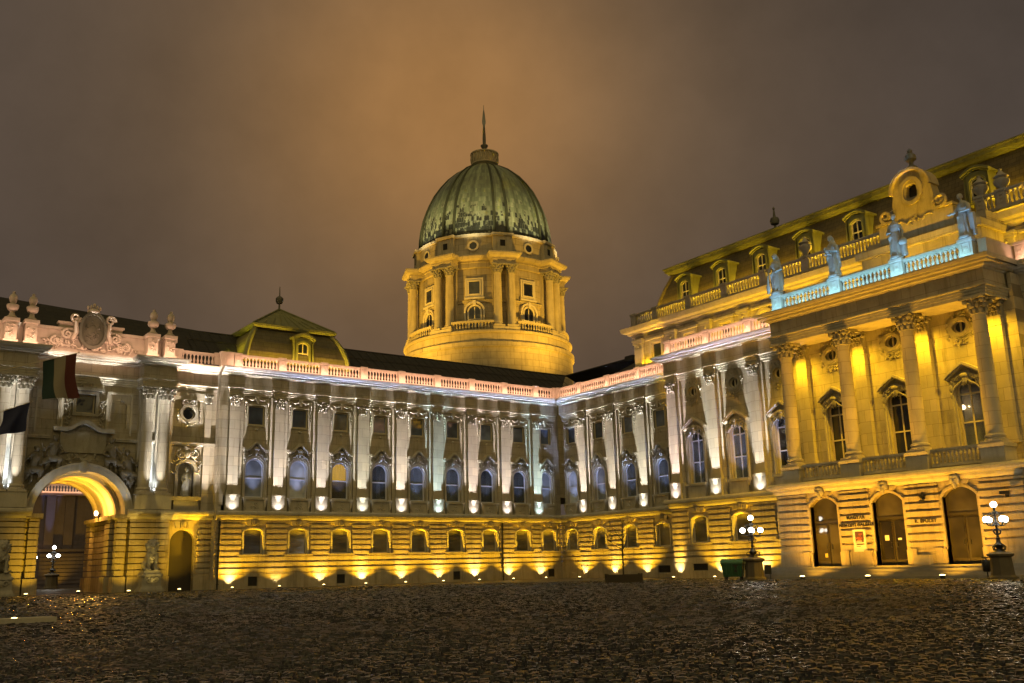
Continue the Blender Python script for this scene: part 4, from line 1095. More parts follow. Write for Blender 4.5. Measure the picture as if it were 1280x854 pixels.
def ov_surr():
    mb = MB(); mb.ring(OVR(0, .34, 0), OVR(0, .5, 0), -.12, .01, True); mb.ring(OVR(0, .5, 0), OVR(0, .6, 0), -.06, .01, True)
    foliage(mb, -.4, .4, -.95, -.55, -.02, 22, .11, random.Random(2)); foliage(mb, -.45, .45, .5, .7, -.02, 14, .1, random.Random(3))
    for s in (-1, 1): foliage(mb, s*.62-.08, s*.62+.08, -.6, .3, 0, 12, .09, random.Random(5))
    return mb.mesh('carved_surround', ORN, 40)
M_OVS = ov_surr()
for i, c in enumerate(PWN+DOORS+PWR):
    port = c in DOORS; y = WPY if port else PY_
    clear = (i == 5) or i < 2
    w = part('tall_window', M_TWFY if port else M_TWFW, rootP, (c, y, 0)); sub('glass_pane', M_TWPC if clear else M_TWP, w)
    sub('stone_surround', M_TWS, w); sub('hood_moulding', M_HOOD2, w, (0, 0, -.55)); sub('window_sill', M_SILL2, w)
    if i < 2: sub('curtain', curtain_mesh(-.58, -.3 if i else .05, 6.0, 7.3 if i else 6.9, .36, CURT), w)
    o = part('oval_window', M_OVF, rootP, (c, y, 12.1 if port else 12.0)); sub('glass_pane', M_OVP, o); sub('carved_surround', M_OVS, o)
    if not port:
        g = part('ground_window', M_GF, rootP, (c, PF, 0)); sub('glass_pane', M_GP, g); sub('window_surround', M_GS, g)
# portico columns, pilasters behind them, balcony
TC = [29.34+3.77*k for k in range(4)]; TCY = -6.7
for u in TC:
    c = part('column', M_COL, rootP, (u, TCY, 0)); sub('capital', M_CAPC, c, (0, 0, 12.06))
    mb = MB(); mb.box(-.34, -.3, ZP+.3, .34, .02, 11.75); mb.box(-.4, -.36, ZP, .4, .02, ZP+.3); mb.box(-.37, -.34, 11.7, .37, .02, 11.8); mb.box(-.34, -.3, 11.8, .34, .02, 12.2)
    p = part('wall_pilaster', mb.mesh('wall_pilaster', STONEP), rootP, (u, WPY, 0)); sub('capital', M_CAPP, p, (0, -.32, 12.1)); 
mb = MB()
mb.box(-.56, BF+.02, ZL, .56, TCY+.6, 5.78); mb.box(-.62, BF-.04, 5.78, .62, TCY+.62, ZP-.121); M_CPED = mb.mesh('column_pedestal', TRIM)
for u in TC: part('column_pedestal', M_CPED, rootP, (u, 0, 0))
mb = MB(); mb.box(T0+.3, BF+.3, ZL+.0, T1-.3, WPY, ZL+.1); part('balcony_floor', mb.mesh('balcony_floor', TRIM), rootP)
M_BBAL = balustrade_mesh(3.77-1.3, .86, .2, mats=TRIM)
for a, b in zip(TC, TC[1:]): part('balcony_balustrade', M_BBAL, rootP, ((a+b)/2, BF+.35, ZL+.1))
# entablature
JP = []
EP = [(U0, .1), (U0, PF+.26)]
for c in PP: EP += [(c-.44, PF+.26), (c-.44, PF+.06), (c+.44, PF+.06), (c+.44, PF+.26)]
TE = TCY-.34
EP += [(T0+.45, PF+.26), (T0+.45, TE), (T1-.55, TE), (T1-.55, PF+.26), (U1, PF+.26)]
part('architrave', MB().sweep(P_ARCH, EP).mesh('architrave', TRIM), rootP)
FP = [(U0-.05, .1), (U0-.05, PF+.1), (T0+.45, PF+.1), (T0+.45, TE), (T1-.55, TE), (T1-.55, PF+.1), (U1, PF+.1)]
part('frieze', MB().sweep([(-.4, ZF), (0, ZF), (0, ZK), (-.4, ZK)], FP).mesh('frieze', STONE), rootP)
mb = MB(); mb.sweep(P_CORN, FP); dentils(mb, T0+.6, T1-.6, TE-.06, 14.325, 14.42); dentils(mb, U0+.2, T0, PF+.04, 14.325, 14.42)
part('cornice', mb.mesh('cornice', TRIM), rootP)
mb = MB(); mb.box(T0+.85, TE+.4, 12.95, T1-.95, WPY+.05, 13.1)
for u in TC: mb.box(u-.3, TE+.35, 12.9, u+.3, WPY, 13.0)
part('portico_ceiling', mb.mesh('portico_ceiling', TRIM), rootP)
mb = MB(); mb.box(U0+.2, PF+.5, 14.5, T0, .9, 14.74); mb.box(T0, TE+.3, 14.5, T1, .9, 14.739); mb.box(T1, PF+.5, 14.5, U1, .9, 14.74)
part('terrace', mb.mesh('terrace', SLATE), rootP)
balustrade_run(rootP, PP+[T0+.2], PF+.1, ZB)
BX = [29.3, 33.2, 36.95, 40.65]
BLUEST = mat('blue_lit_balustrade_stone', (.50, .48, .44), namt=.25, streak=.35)
M_PIERB = pier_mesh(.66, 1.06, .5, BLUEST)
balustrade_run(rootP, BX, TE+.22, ZB, BLUEST, .98, M_PIERB, .66)
balustrade_run(rootP, [41.9, 45.75, 49.25], PF+.1, ZB)
mb = MB(); mb.box(T1-.75, TE+.3, ZB, T1-.35, PF+.3, ZR); part('balustrade_return', mb.mesh('balustrade_return', BALU), rootP)

# attic storey, set back at the plane of the main body
AX = .4; A0, A1 = 9.55, 55
AW = [11.95, 15.45, 18.95, 22.4, 25.9, 29.4, 40.8, 44.3]
APL = [10.0]+[13.7+3.5*k for k in range(5)]+[35.6+3.5*k for k in range(1, 4)]
APL = [10.15, 13.7, 17.2, 20.7, 24.2, 27.7, 31.0, 35.8, 39.1, 42.6]
S_A = [(-.55, 15.9), (.55, 15.9), (.55, 17.45), (-.55, 17.45)]; S_B = arch(.6, 15.8, 17.1, .4)
mb = MB(); mb.wall(A0, A1, 14.7, 18.2, AX, [[(x+c, z) for x, z in (S_A if i < 3 else S_B)] for i, c in enumerate(AW)], .25)
mb.box(A0, AX+.01, 14.7, A0+.2, 8, 18.2)
mb2 = part('attic_wall', mb.mesh('attic_wall', STONE), rootP)
M_APIL = (lambda m_: m_.box(-.42, -.22, 14.9, .42, 0, 17.6).box(-.36, -.27, 15.1, .36, -.22, 17.2).box(-.5, -.3, 17.6, .5, 0, 17.8).box(-.55, -.36, 17.8, .55, 0, 17.95).ball((0, -.27, 17.4), (.12, .08, .12), 8, 6).mesh('attic_pilaster', TRIM))(MB())
for u in APL: part('attic_pilaster', M_APIL, rootP, (u, AX, 0))
M_ASA = (lambda m_: m_.ring(S_A, [(-.75, 15.7), (.75, 15.7), (.75, 17.65), (-.75, 17.65)], -.1, .01, True).box(-.95, -.25, 17.68, .95, 0, 17.85).mesh('stone_surround', TRIM))(MB())
M_ASB = (lambda m_: m_.ring(S_B, arch(.8, 15.8, 17.1, .6), -.1, .01).box(-1.0, -.22, 17.72, 1.0, 0, 17.86).mesh('stone_surround', TRIM))(MB())
M_AFA = rect_frame(S_A, .1, .09).mesh('attic_window', FRAMEY); M_AFB = arched_frame(.6, 15.8, 17.1, .1, (16.6,), True, rise=.4).mesh('attic_window', FRAMEY)
M_APA = pane_mesh(S_A, .16, GLASS); M_APB = pane_mesh(S_B, .16, GLASS)
for i, c in enumerate(AW):
    w = part('attic_window', M_AFA if i < 3 else M_AFB, rootP, (c, AX, 0)); sub('glass_pane', M_APA if i < 3 else M_APB, w); sub('stone_surround', M_ASA if i < 3 else M_ASB, w)
P_AC = [(-.3, 18.2), (.06, 18.2), (.1, 18.35), (.3, 18.42), (.34, 18.55), (.62, 18.62), (.68, 18.75), (.75, 18.95), (-.3, 18.98)]
GA0, GA1 = 33.2, 37.7
APTH = [(A0-.1, 8), (A0-.1, AX-.02), (A1, AX-.02)]
part('attic_cornice', MB().sweep(P_AC, APTH).mesh('attic_cornice', TRIM), rootP)
DIM = mat('grey_balustrade_stone', (.34, .31, .28), namt=.3, streak=.35)
M_PIERD = pier_mesh(.5, 1.12, .36, DIM)
balustrade_run(rootP, [A0+.25, 12.2, 15.7, 19.2, 22.7, 26.2, GA0-.2], AX-.1, 18.97, DIM, 1.08, M_PIERD, .5, (), .012)
balustrade_run(rootP, [GA1+.3, 39.2, 42.0, 45.5], AX-.1, 18.97, DIM, 1.08, M_PIERD, .5, (), .012)
# mansard
MZ0, MZ1 = 19.0, 23.05; MX0, MX1 = 1.35, 2.55
MSL = mat('mansard_slate', (.13, .105, .06), rough=.7, namt=.35, streak=.35, joints=(.45, .3, .014))
mb = MB(); prof = [(0, MZ0), (.12, 19.8), (.35, 20.8), (.65, 21.7), (1.2, MZ1)]
vs = []
for d, z in prof: vs += [(A0+1.6+d*1.2, 12-d, z), (A0+1.6+d*1.2, MX0+d, z), (A1, MX0+d, z)]
fs = [(i*3+k, i*3+k+1, i*3+k+4, i*3+k+3) for i in range(len(prof)-1) for k in range(2)]
mb.add(vs, fs); mb.tube([(A0+1.6+d*1.2, MX0+d, z) for d, z in prof], .16, 6)
mr = part('mansard_roof', mb.mesh('mansard_roof', MSL), rootP); mr.rotation_euler[1] = -.010; mr.location.z += .010*(35-11)-.12
mb = MB(); e = [(A0+2.7, 12), (A0+2.7, MX1-.25), (A1, MX1-.25)]
mb.sweep([(-.3, 22.75), (.1, 22.78), (.2, 22.92), (.3, 22.96), (.34, 23.15), (.42, 23.2), (.42, 23.3), (-.3, 23.35)], e)
rnd = random.Random(14)
for k in range(64):
    u = A0+3+k*.62; mb.box(u-.05, MX1-.62, 22.94, u+.05, MX1-.5, 23.1)
sub('eave_moulding', mb.mesh('eave_moulding', COPPER), mr)
mb = MB(); mb.add([(A0+2.7, MX1-.2, 23.3), (A1, MX1-.2, 23.3), (A1, 7.5, 24.7), (A0+6, 7.5, 24.7)], [(0, 1, 2, 3)]); sub('upper_roof', mb.mesh('upper_roof', SLATE), mr)
for c in (14.75, 18.4, 22.05, 25.75, 29.7, 37.6, 41.3): dormer(rootP, c, .95, 20.05+.010*(c-11), 0, 1.08)
M_VAS2 = MB().lathe([(.26, 0), (.3, .06), (.14, .25), (.22, .5), (.4, .7), (.42, .9), (.3, 1.0), (.42, 1.1), (.18, 1.3), (.08, 1.45), (.1, 1.55), (0, 1.6)], (0, 0, 0), 12).mesh('urn', BRONZE, 40)
M_VASS = MB().lathe([(.26, 0), (.3, .06), (.14, .25), (.22, .5), (.4, .7), (.42, .9), (.3, 1.0), (.42, 1.1), (.18, 1.3), (.08, 1.45), (.1, 1.55), (0, 1.6)], (0, 0, 0), 12).mesh('urn', DIM, 40)
for u in (26.2, GA0-.35, GA1+.35, 39.25): part('urn', M_VASS, rootP, (u, AX-.05, 20.05))
part('finial', MB().lathe([(.2, 0), (.08, .15), (.08, .5), (.28, .6), (.34, .85), (.28, 1.05), (.1, 1.15), (.05, 1.7), (.1, 1.75), (0, 1.95)], (0, 0, 0), 10).mesh('finial', BRONZE, 40), rootP, (21.9, 3.0, 23.75))
# pedimented gable with oval eye
gc = (GA0+GA1)/2; GYF = -2.2
gz = 21.1; gr = 1.15
gable = [(GA0, 18.3), (GA1, 18.3), (GA1, 19.55), (GA1-.4, 19.6)]
n = 12
gable += [(gc+1.3, 19.75), (gc+1.25, 20.6)]+[(gc+gr*cos(pi*i/n), gz+.05+gr*sin(pi*i/n)) for i in range(0, n+1)]+[(gc-1.25, 20.6), (gc-1.3, 19.75), (GA0+.4, 19.6), (GA0, 19.55)]
eye = [(gc-.3, gz-.38), (gc+.3, gz-.38), (gc+.34, gz-.1), (gc+.28, gz+.34), (gc, gz+.45), (gc-.28, gz+.34), (gc-.34, gz-.1)]
mb = MB(); mb.wall(0, 0, 0, 0, GYF, [eye], .4, outline=gable); mb.prism(eye, GYF+.35, GYF+.4, 1)
mb.add([(x, GYF, z) for x, z in gable]+[(x, GYF+.75, z) for x, z in gable], [(i, (i+1) % len(gable), len(gable)+(i+1) % len(gable), len(gable)+i) for i in range(len(gable))])
mb.ring([(gc+.5*cos(2*pi*i/24), gz+.62*sin(2*pi*i/24)) for i in range(24)], [(gc+.72*cos(2*pi*i/24), gz+.84*sin(2*pi*i/24)) for i in range(24)], GYF-.1, GYF+.02, True)
up_ = [(gc+gr*cos(pi*i/n), gz+.05+gr*sin(pi*i/n)) for i in range(n+1)]
mb.ring(up_, [(gc+(x-gc)*1.1, gz+(z-gz)*1.1) for x, z in up_], GYF-.25, GYF+.75)
for s in (-1, 1):
    scroll(mb, (gc+s*1.65, 20.0), .36, 1.3, .14, -pi/2, s, GYF-.1); scroll(mb, (gc+s*1.3, 19.95), .14, 1.2, .06, 0, s, GYF-.1)
    mb.tube([(gc+s*.2, GYF-.05, 19.45), (gc+s*.45, GYF-.05, 19.25), (gc+s*.8, GYF-.05, 19.5), (gc+s*1.1, GYF-.05, 19.4)], [.045, .05, .045, .03], 5)
foliage(mb, gc-.3, gc+.3, 19.15, 19.6, GYF, 12, .09, random.Random(7))
mb.box(GA0-.1, GYF-.15, 19.55, gc-1.35, GYF+.6, 19.7); mb.box(gc+1.35, GYF-.15, 19.55, GA1+.1, GYF+.6, 19.7)
g = part('roof_gable', mb.mesh('roof_gable', [mat('gable_stone', (.30, .26, .19), namt=.5, streak=.6, bump=.3), DARK], 40), rootP)
sub('finial', MB().lathe([(.3, 0), (.34, .1), (.12, .3), (.14, .45), (.32, .6), (.3, .85), (.12, 1.0), (.16, 1.15), (0, 1.3)], (gc, GYF+.35, 22.45), 10).mesh('finial', BRONZE, 40), g)
mb = MB(); mb.box(gc-3.6, GYF, 14.75, gc+3.6, AX+.1, 17.9); mb.box(gc-3.7, GYF-.12, 16.9, gc+3.7, AX+.1, 17.02); mb.box(gc-3.8, GYF-.28, 17.9, gc+3.8, AX+.3, 18.3); mb.box(gc-3.6, GYF+.76, 17.9, gc+3.6, AX+.1, 18.97)
for s in (-1, 1): mb.box(gc+s*2.3-.4, GYF-.12, 14.75, gc+s*2.3+.4, GYF, 16.4); mb.box(gc+s*2.3-.5, GYF-.2, 16.4, gc+s*2.3+.5, GYF, 16.6)
part('attic_centrepiece', mb.mesh('attic_centrepiece', STONE), rootP)

# ------------------------------------------------------------------ dome
DCX, DCY = 10.9, 26.0
rootD = thing('domed_tower', 'great green copper dome on a round yellow lit drum with paired columns behind the roofs', 'dome', (DCX, DCY, 0))
DST = mat('dome_sandstone', (.46, .40, .28), namt=.35, streak=.45, joints=(1.5, .7, .02))
DTR = mat('dome_trim_stone', (.46, .40, .28), namt=.35, streak=.45)
VA = atan2(CAM.y-DCY, CAM.x-DCX)         # bearing from the dome to the courtyard
PAIR = [VA+radians(12.5)+k*pi/4 for k in range(8)]; DWA = [a+pi/8 for a in PAIR]
mb = MB(); mb.lathe([(9.7, 8), (9.7, 23.6), (9.9, 23.7), (9.9, 24.2), (9.45, 24.4), (9.45, 25.2), (9.7, 25.3), (9.7, 25.5), (7.4, 25.5)], (0, 0, 0), 96)
part('podium', mb.mesh('podium', DST, 30), rootD)
mb = MB(); mb.lathe([(7.75, 25.3), (7.75, 26.6), (7.85, 26.65), (7.85, 26.8), (7.75, 26.85), (7.75, 29.0), (7.9, 29.05), (7.9, 29.2), (8.0, 29.3), (7.75, 29.35), (7.75, 32.9), (7.95, 33.0), (7.95, 33.5), (8.05, 33.55), (8.05, 33.75), (8.45, 33.85), (8.6, 34.1), (8.6, 34.2), (8.2, 34.4), (8.1, 34.5), (8.1, 36.4), (8.35, 36.5), (8.35, 36.75), (7.9, 36.9)], (0, 0, 0), 96)
part('drum', mb.mesh('drum', DST, 30), rootD)
# breaks of the entablature over each pair of columns
def ress(a, w, r, z0, z1):
    return lambda m_: m_
CAD = capital_column(.44, 1.0).mesh('capital', ORN, 40)
mbc = MB(); mbc.lathe([(.6, 0), (.6, .1), (.5, .14), (.5, .3), (.45, .36), (.45, 2.5), (.40, 6.55), (.43, 6.6), (.43, 6.7)], (0, 0, 0), 18); mbc.box(-.62, -.62, -.25, .62, .62, 0)
M_DCOL = mbc.mesh('column', DTR, 40)
mbp = MB()
mbp.box(-1.45, -9.45, 25.5, 1.45, -7.5, 25.95)
for pr_ in ([(-.1, 33.0), (.0, 33.0), (.0, 33.45), (.08, 33.5), (.08, 33.7), (.45, 33.85), (.6, 34.1), (.6, 34.25), (.1, 34.45), (-.1, 34.45)],):
    mbp.sweep(pr_, [(-1.25, -7.5), (-1.25, -9.15), (1.25, -9.15), (1.25, -7.5)]); mbp.box(-1.2, -9.1, 33.05, 1.2, -7.5, 34.4)
for s in (-1, 1): mbp.box(s*.75-.36, -8.0, 25.9, s*.75+.36, -7.5, 33.0)
mbp.box(-1.1, -8.4, 34.4, 1.1, -7.9, 36.5); mbp.box(-1.2, -8.6, 36.48, 1.2, -7.9, 36.78); mbp.box(-.28, -8.43, 35.3, .28, -8.3, 36.0, 1)
mbp.box(-.75, -8.46, 34.6, -.45, -8.38, 36.4); mbp.box(.45, -8.46, 34.6, .75, -8.38, 36.4)
M_DBAY = mbp.mesh('column_bay', [DTR, DARK])
for a in PAIR:
    r = a+pi/2
    b = part('column_bay', M_DBAY, rootD, (0, 0, 0), r)
    for s in (-1, 1):
        c = sub('column', M_DCOL, b, (s*.75, -8.75, 26.2)); 
        c2 = sub('capital', CAD, b, (s*.75, -8.75, 32.0))
O_DA = arch(.62, 26.2, 28.0); O_DS = [(-.6, 30.0), (.6, 30.0), (.6, 31.4), (-.6, 31.4)]; O_DO = [(.42*cos(2*pi*i/20), 35.4+.42*sin(2*pi*i/20)) for i in range(20)]
def ddwin(o, name, closed=False):
    mb = MB(); y = -7.9
    cx = sum(p[0] for p in o)/len(o); 
    if name == 'arched_window':
        mb.ring(o, arch(.8, 26.2, 28.0), y-.05, y+.4); mb.ring(arch(.95, 26.2, 28.0), arch(1.15, 27.6, 28.0), y-.15, y+.4); mb.box(-.16, y-.25, 28.65, .16, y+.3, 29.25); mb.box(-.05, y, 26.2, .05, y+.12, 28.5); mb.box(-.6, y, 27.1, .6, y+.1, 27.2)
    elif name == 'square_window':
        mb.ring(o, [(-.75, 29.85), (.75, 29.85), (.75, 31.55), (-.75, 31.55)], y-.05, y+.4, True); mb.ring([(-.78, 29.82), (.78, 29.82), (.78, 31.58), (-.78, 31.58)], [(-1.0, 29.6), (1.0, 29.6), (1.0, 31.8), (-1.0, 31.8)], y-.0, y+.4, True); mb.box(-1.1, y-.12, 29.4, 1.1, y+.3, 29.6)
    else:
        mb.ring(o, [(x*1.5, 35.4+(z-35.4)*1.5) for x, z in o], -8.25, -7.9, True)
    return mb.mesh(name, plain('pale_window_stone', (.62, .56, .44), .7) if 'pws' not in CACHE else CACHE['pws'])
CACHE['pws'] = plain('pale_window_stone', (.62, .56, .44), .7)
MW = [(ddwin(O_DA, 'arched_window'), MB().prism(O_DA, -7.85, -7.8).mesh('glass_pane', GLASS)), (ddwin(O_DS, 'square_window'), MB().prism(O_DS, -7.85, -7.8).mesh('glass_pane', GLASS)), (ddwin(O_DO, 'round_window'), MB().prism(O_DO, -8.2, -8.15).mesh('glass_pane', GLASS))]
M_DBALU = MB(); nb = 13
for i in range(nb):
    a = radians(-13+26*i/(nb-1))-pi/2; M_DBALU.lathe(baluster_prof(.75, .1), (9.2*cos(a), 9.2*sin(a), 25.68), 7, cap=False)
for rr, z0, z1 in ((9.35, 25.5, 25.68), (9.38, 26.43, 26.65)): M_DBALU.lathe([(rr-.32, z0), (rr, z0), (rr, z1), (rr-.32, z1), (rr-.32, z0)], (0, 0, 0), 12, radians(-14.5)-pi/2, radians(14.5)-pi/2)
M_DBALU = M_DBALU.mesh('balustrade', DTR, 35)
for a in DWA:
    r = a+pi/2
    for nm, (f_, p_) in zip(('arched_window', 'square_window', 'round_window'), MW):
        w = part(nm, f_, rootD, (0, 0, 0), r); sub('glass_pane', p_, w)
    part('balustrade', M_DBALU, rootD, (0, 0, 0), r)
# the copper shell
prof = [(7.72, 36.75), (7.78, 37.3), (7.74, 38.3), (7.6, 39.5), (7.3, 40.9), (6.85, 42.2), (6.2, 43.6), (5.4, 44.8), (4.5, 45.9), (3.4, 46.9), (2.2, 47.65), (1.3, 48.0)]
mcop = bpy.data.materials.new('patina_and_glint_copper'); mcop.use_nodes = True; t = mcop.node_tree; L = t.links.new; b = t.nodes['Principled BSDF']
tcn = N(t, 'ShaderNodeTexCoord'); sep = N(t, 'ShaderNodeSeparateXYZ'); L(tcn.outputs['Object'], sep.inputs[0])
at = N(t, 'ShaderNodeMath', operation='ARCTAN2'); L(sep.outputs['Y'], at.inputs[0]); L(sep.outputs['X'], at.inputs[1])
am = N(t, 'ShaderNodeMath', operation='MULTIPLY', i_1=8.0); L(at.outputs[0], am.inputs[0])
cb = N(t, 'ShaderNodeCombineXYZ'); L(am.outputs[0], cb.inputs['X']); L(sep.outputs['Z'], cb.inputs['Y'])
br = N(t, 'ShaderNodeTexBrick', i_Scale=1.0, offset=.5); L(cb.outputs[0], br.inputs['Vector'])
for k_, v_ in (('Color1', (0, 0, 0, 1)), ('Color2', (1, 1, 1, 1)), ('Mortar', (.3, .3, .3, 1)), ('Mortar Size', .012), ('Brick Width', .30), ('Row Height', .62), ('Bias', 0)): br.inputs[k_].default_value = v_
n1 = N(t, 'ShaderNodeTexNoise', i_Scale=1.0, i_Detail=5, i_Roughness=.6); L(cb.outputs[0], n1.inputs['Vector'])
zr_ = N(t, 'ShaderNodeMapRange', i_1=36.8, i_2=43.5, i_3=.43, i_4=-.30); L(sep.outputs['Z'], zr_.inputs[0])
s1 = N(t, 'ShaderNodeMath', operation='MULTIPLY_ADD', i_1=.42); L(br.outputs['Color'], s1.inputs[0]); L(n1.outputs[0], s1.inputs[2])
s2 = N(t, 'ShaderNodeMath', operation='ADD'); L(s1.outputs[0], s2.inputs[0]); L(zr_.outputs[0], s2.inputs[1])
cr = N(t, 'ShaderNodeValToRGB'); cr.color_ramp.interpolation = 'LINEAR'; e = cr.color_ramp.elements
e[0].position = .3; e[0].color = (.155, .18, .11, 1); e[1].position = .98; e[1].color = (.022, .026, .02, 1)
q = cr.color_ramp.elements.new(.62); q.color = (.20, .24, .135, 1); q = cr.color_ramp.elements.new(.9); q.color = (.27, .29, .18, 1)  # patina, with bright reflections painted into the pale lower tiles
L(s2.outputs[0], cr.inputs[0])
mx = N(t, 'ShaderNodeMix', data_type='RGBA', blend_type='MULTIPLY', i_0=.5); L(cr.outputs[0], mx.inputs[6])
k = N(t, 'ShaderNodeMapRange', i_1=0., i_2=1., i_3=.6, i_4=1.25); L(br.outputs['Color'], k.inputs[0]); L(k.outputs[0], mx.inputs[7]); 
cv = N(t, 'ShaderNodeCombineXYZ'); av = N(t, 'ShaderNodeMath', operation='MULTIPLY', i_1=1.6); zv = N(t, 'ShaderNodeMath', operation='MULTIPLY', i_1=.07)
L(am.outputs[0], av.inputs[0]); L(sep.outputs['Z'], zv.inputs[0]); L(av.outputs[0], cv.inputs['X']); L(zv.outputs[0], cv.inputs['Y'])
nv = N(t, 'ShaderNodeTexNoise', i_Scale=1.0, i_Detail=4, i_Roughness=.6); L(cv.outputs[0], nv.inputs['Vector'])
kv = N(t, 'ShaderNodeMapRange', i_1=.35, i_2=.68, i_3=.62, i_4=1.45); L(nv.outputs[0], kv.inputs[0])
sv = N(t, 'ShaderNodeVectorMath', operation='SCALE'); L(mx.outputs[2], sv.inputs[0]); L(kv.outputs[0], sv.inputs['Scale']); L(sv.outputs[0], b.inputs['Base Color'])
b.inputs['Roughness'].default_value = .38; b.inputs['Specular IOR Level'].default_value = .6
bp = N(t, 'ShaderNodeBump', i_Strength=.5, i_Distance=.06); L(br.outputs['Color'], bp.inputs['Height']); L(bp.outputs[0], b.inputs['Normal'])
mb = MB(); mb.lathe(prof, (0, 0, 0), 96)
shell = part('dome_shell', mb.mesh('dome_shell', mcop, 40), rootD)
M_RIB = (lambda m_: m_.tube([(0, -r-.05, z) for r, z in prof], [.16]*6+[.14, .13, .12, .1, .08, .06], 6).mesh('dome_rib', mat('dark_copper_rib', (.05, .055, .03), rough=.5), 50))(MB())
for k in range(8):
    for s in (-1, 1): sub('dome_rib', M_RIB, shell, rot=PAIR[k]+pi/2+s*radians(5.5))
mb = MB(); mb.lathe([(1.35, 47.7), (1.3, 48.1), (1.5, 48.25), (1.62, 48.3), (1.62, 48.45), (1.5, 48.5), (1.55, 49.5), (1.72, 49.6), (1.72, 49.75), (1.3, 49.8), (.2, 50.0)], (0, 0, 0), 32)
for i in range(20):
    a = 2*pi*i/20; c_, s_ = cos(a), sin(a)
    mb.tube([(1.58*c_, 1.58*s_, 48.5), (1.66*cos(a+.12), 1.66*sin(a+.12), 49.0), (1.6*c_, 1.6*s_, 49.55)], .08, 5)
part('lantern_ring', mb.mesh('lantern_ring', DTR, 40), rootD)
mb = MB(); mb.lathe([(.22, 49.8), (.2, 50.4), (.45, 50.8), (.45, 50.95), (.16, 51.0), (.2, 51.3), (.2, 51.9), (.12, 53.6), (.2, 53.8), (.22, 54.1), (.1, 55.3), (.04, 55.7), (.02, 56.3), (0, 56.31)], (0, 0, 0), 10)
part('spire', mb.mesh('spire', BRONZE, 40), rootD)

# ------------------------------------------------------------------ palace front of the next court, seen through the archway
MAUVE = mat('mauve_grey_plaster', (.11, .088, .09), namt=.3)
rootF = thing('court_building', 'dim palace front of the far court seen through the archway, with glowing balustrade', 'palace building', (-32, 50, 0))
mb = MB(); FO = [arch(.75, 7.6, 8.9, x=-32.2), arch(.7, 4.6, 6.2, x=-31.6), arch(1.3, -.1, 1.5, x=-32.2)]
mb.wall(-60, -12, 0, 10.0, 0, FO, .4); mb.box(-60, .5, 0, -12, .7, 10)
mb.shift(32, 0, 0); part('wall', mb.mesh('wall', MAUVE), rootF)
mb = MB()
for z, d in ((4.0, .35), (9.9, .5)): mb.box(-28, -d, z-.25, 20, 0, z)
for z in (.4, .8, 1.2, 1.6, 2.0, 2.4, 2.8, 3.2): mb.box(1.6, -.12, z, 6, .0, z+.33)
for x in (2.3, 4.2): mb.box(x-.45, -.25, 4.0, x+.45, 0, 9.6)
part('stone_trim', mb.mesh('stone_trim', MAUVE), rootF)
part('balustrade', balustrade_mesh(22, .95, .3, BALU), rootF, (-2, -.3, 9.9))
part('balcony', balustrade_mesh(3.4, .5, .3, BALU), rootF, (-.4, -.5, 4.0))
for (x, z0, zs, hw) in ((-.2, 7.6, 8.9, .75), (.4, 4.6, 6.2, .7)):
    w = part('arched_window', arched_frame(hw, z0, zs, .1, ((z0+zs)/2,), True).mesh('arched_window', FRAME), rootF, (x, 0, 0)); sub('glass_pane', pane_mesh(arch(hw, z0, zs), .16, GLASSB), w)
d = part('gate_door', MB().prism(arch(1.3, 0, 1.5), .25, .32).mesh('gate_door', WOOD), rootF, (-.2, 0, 0))

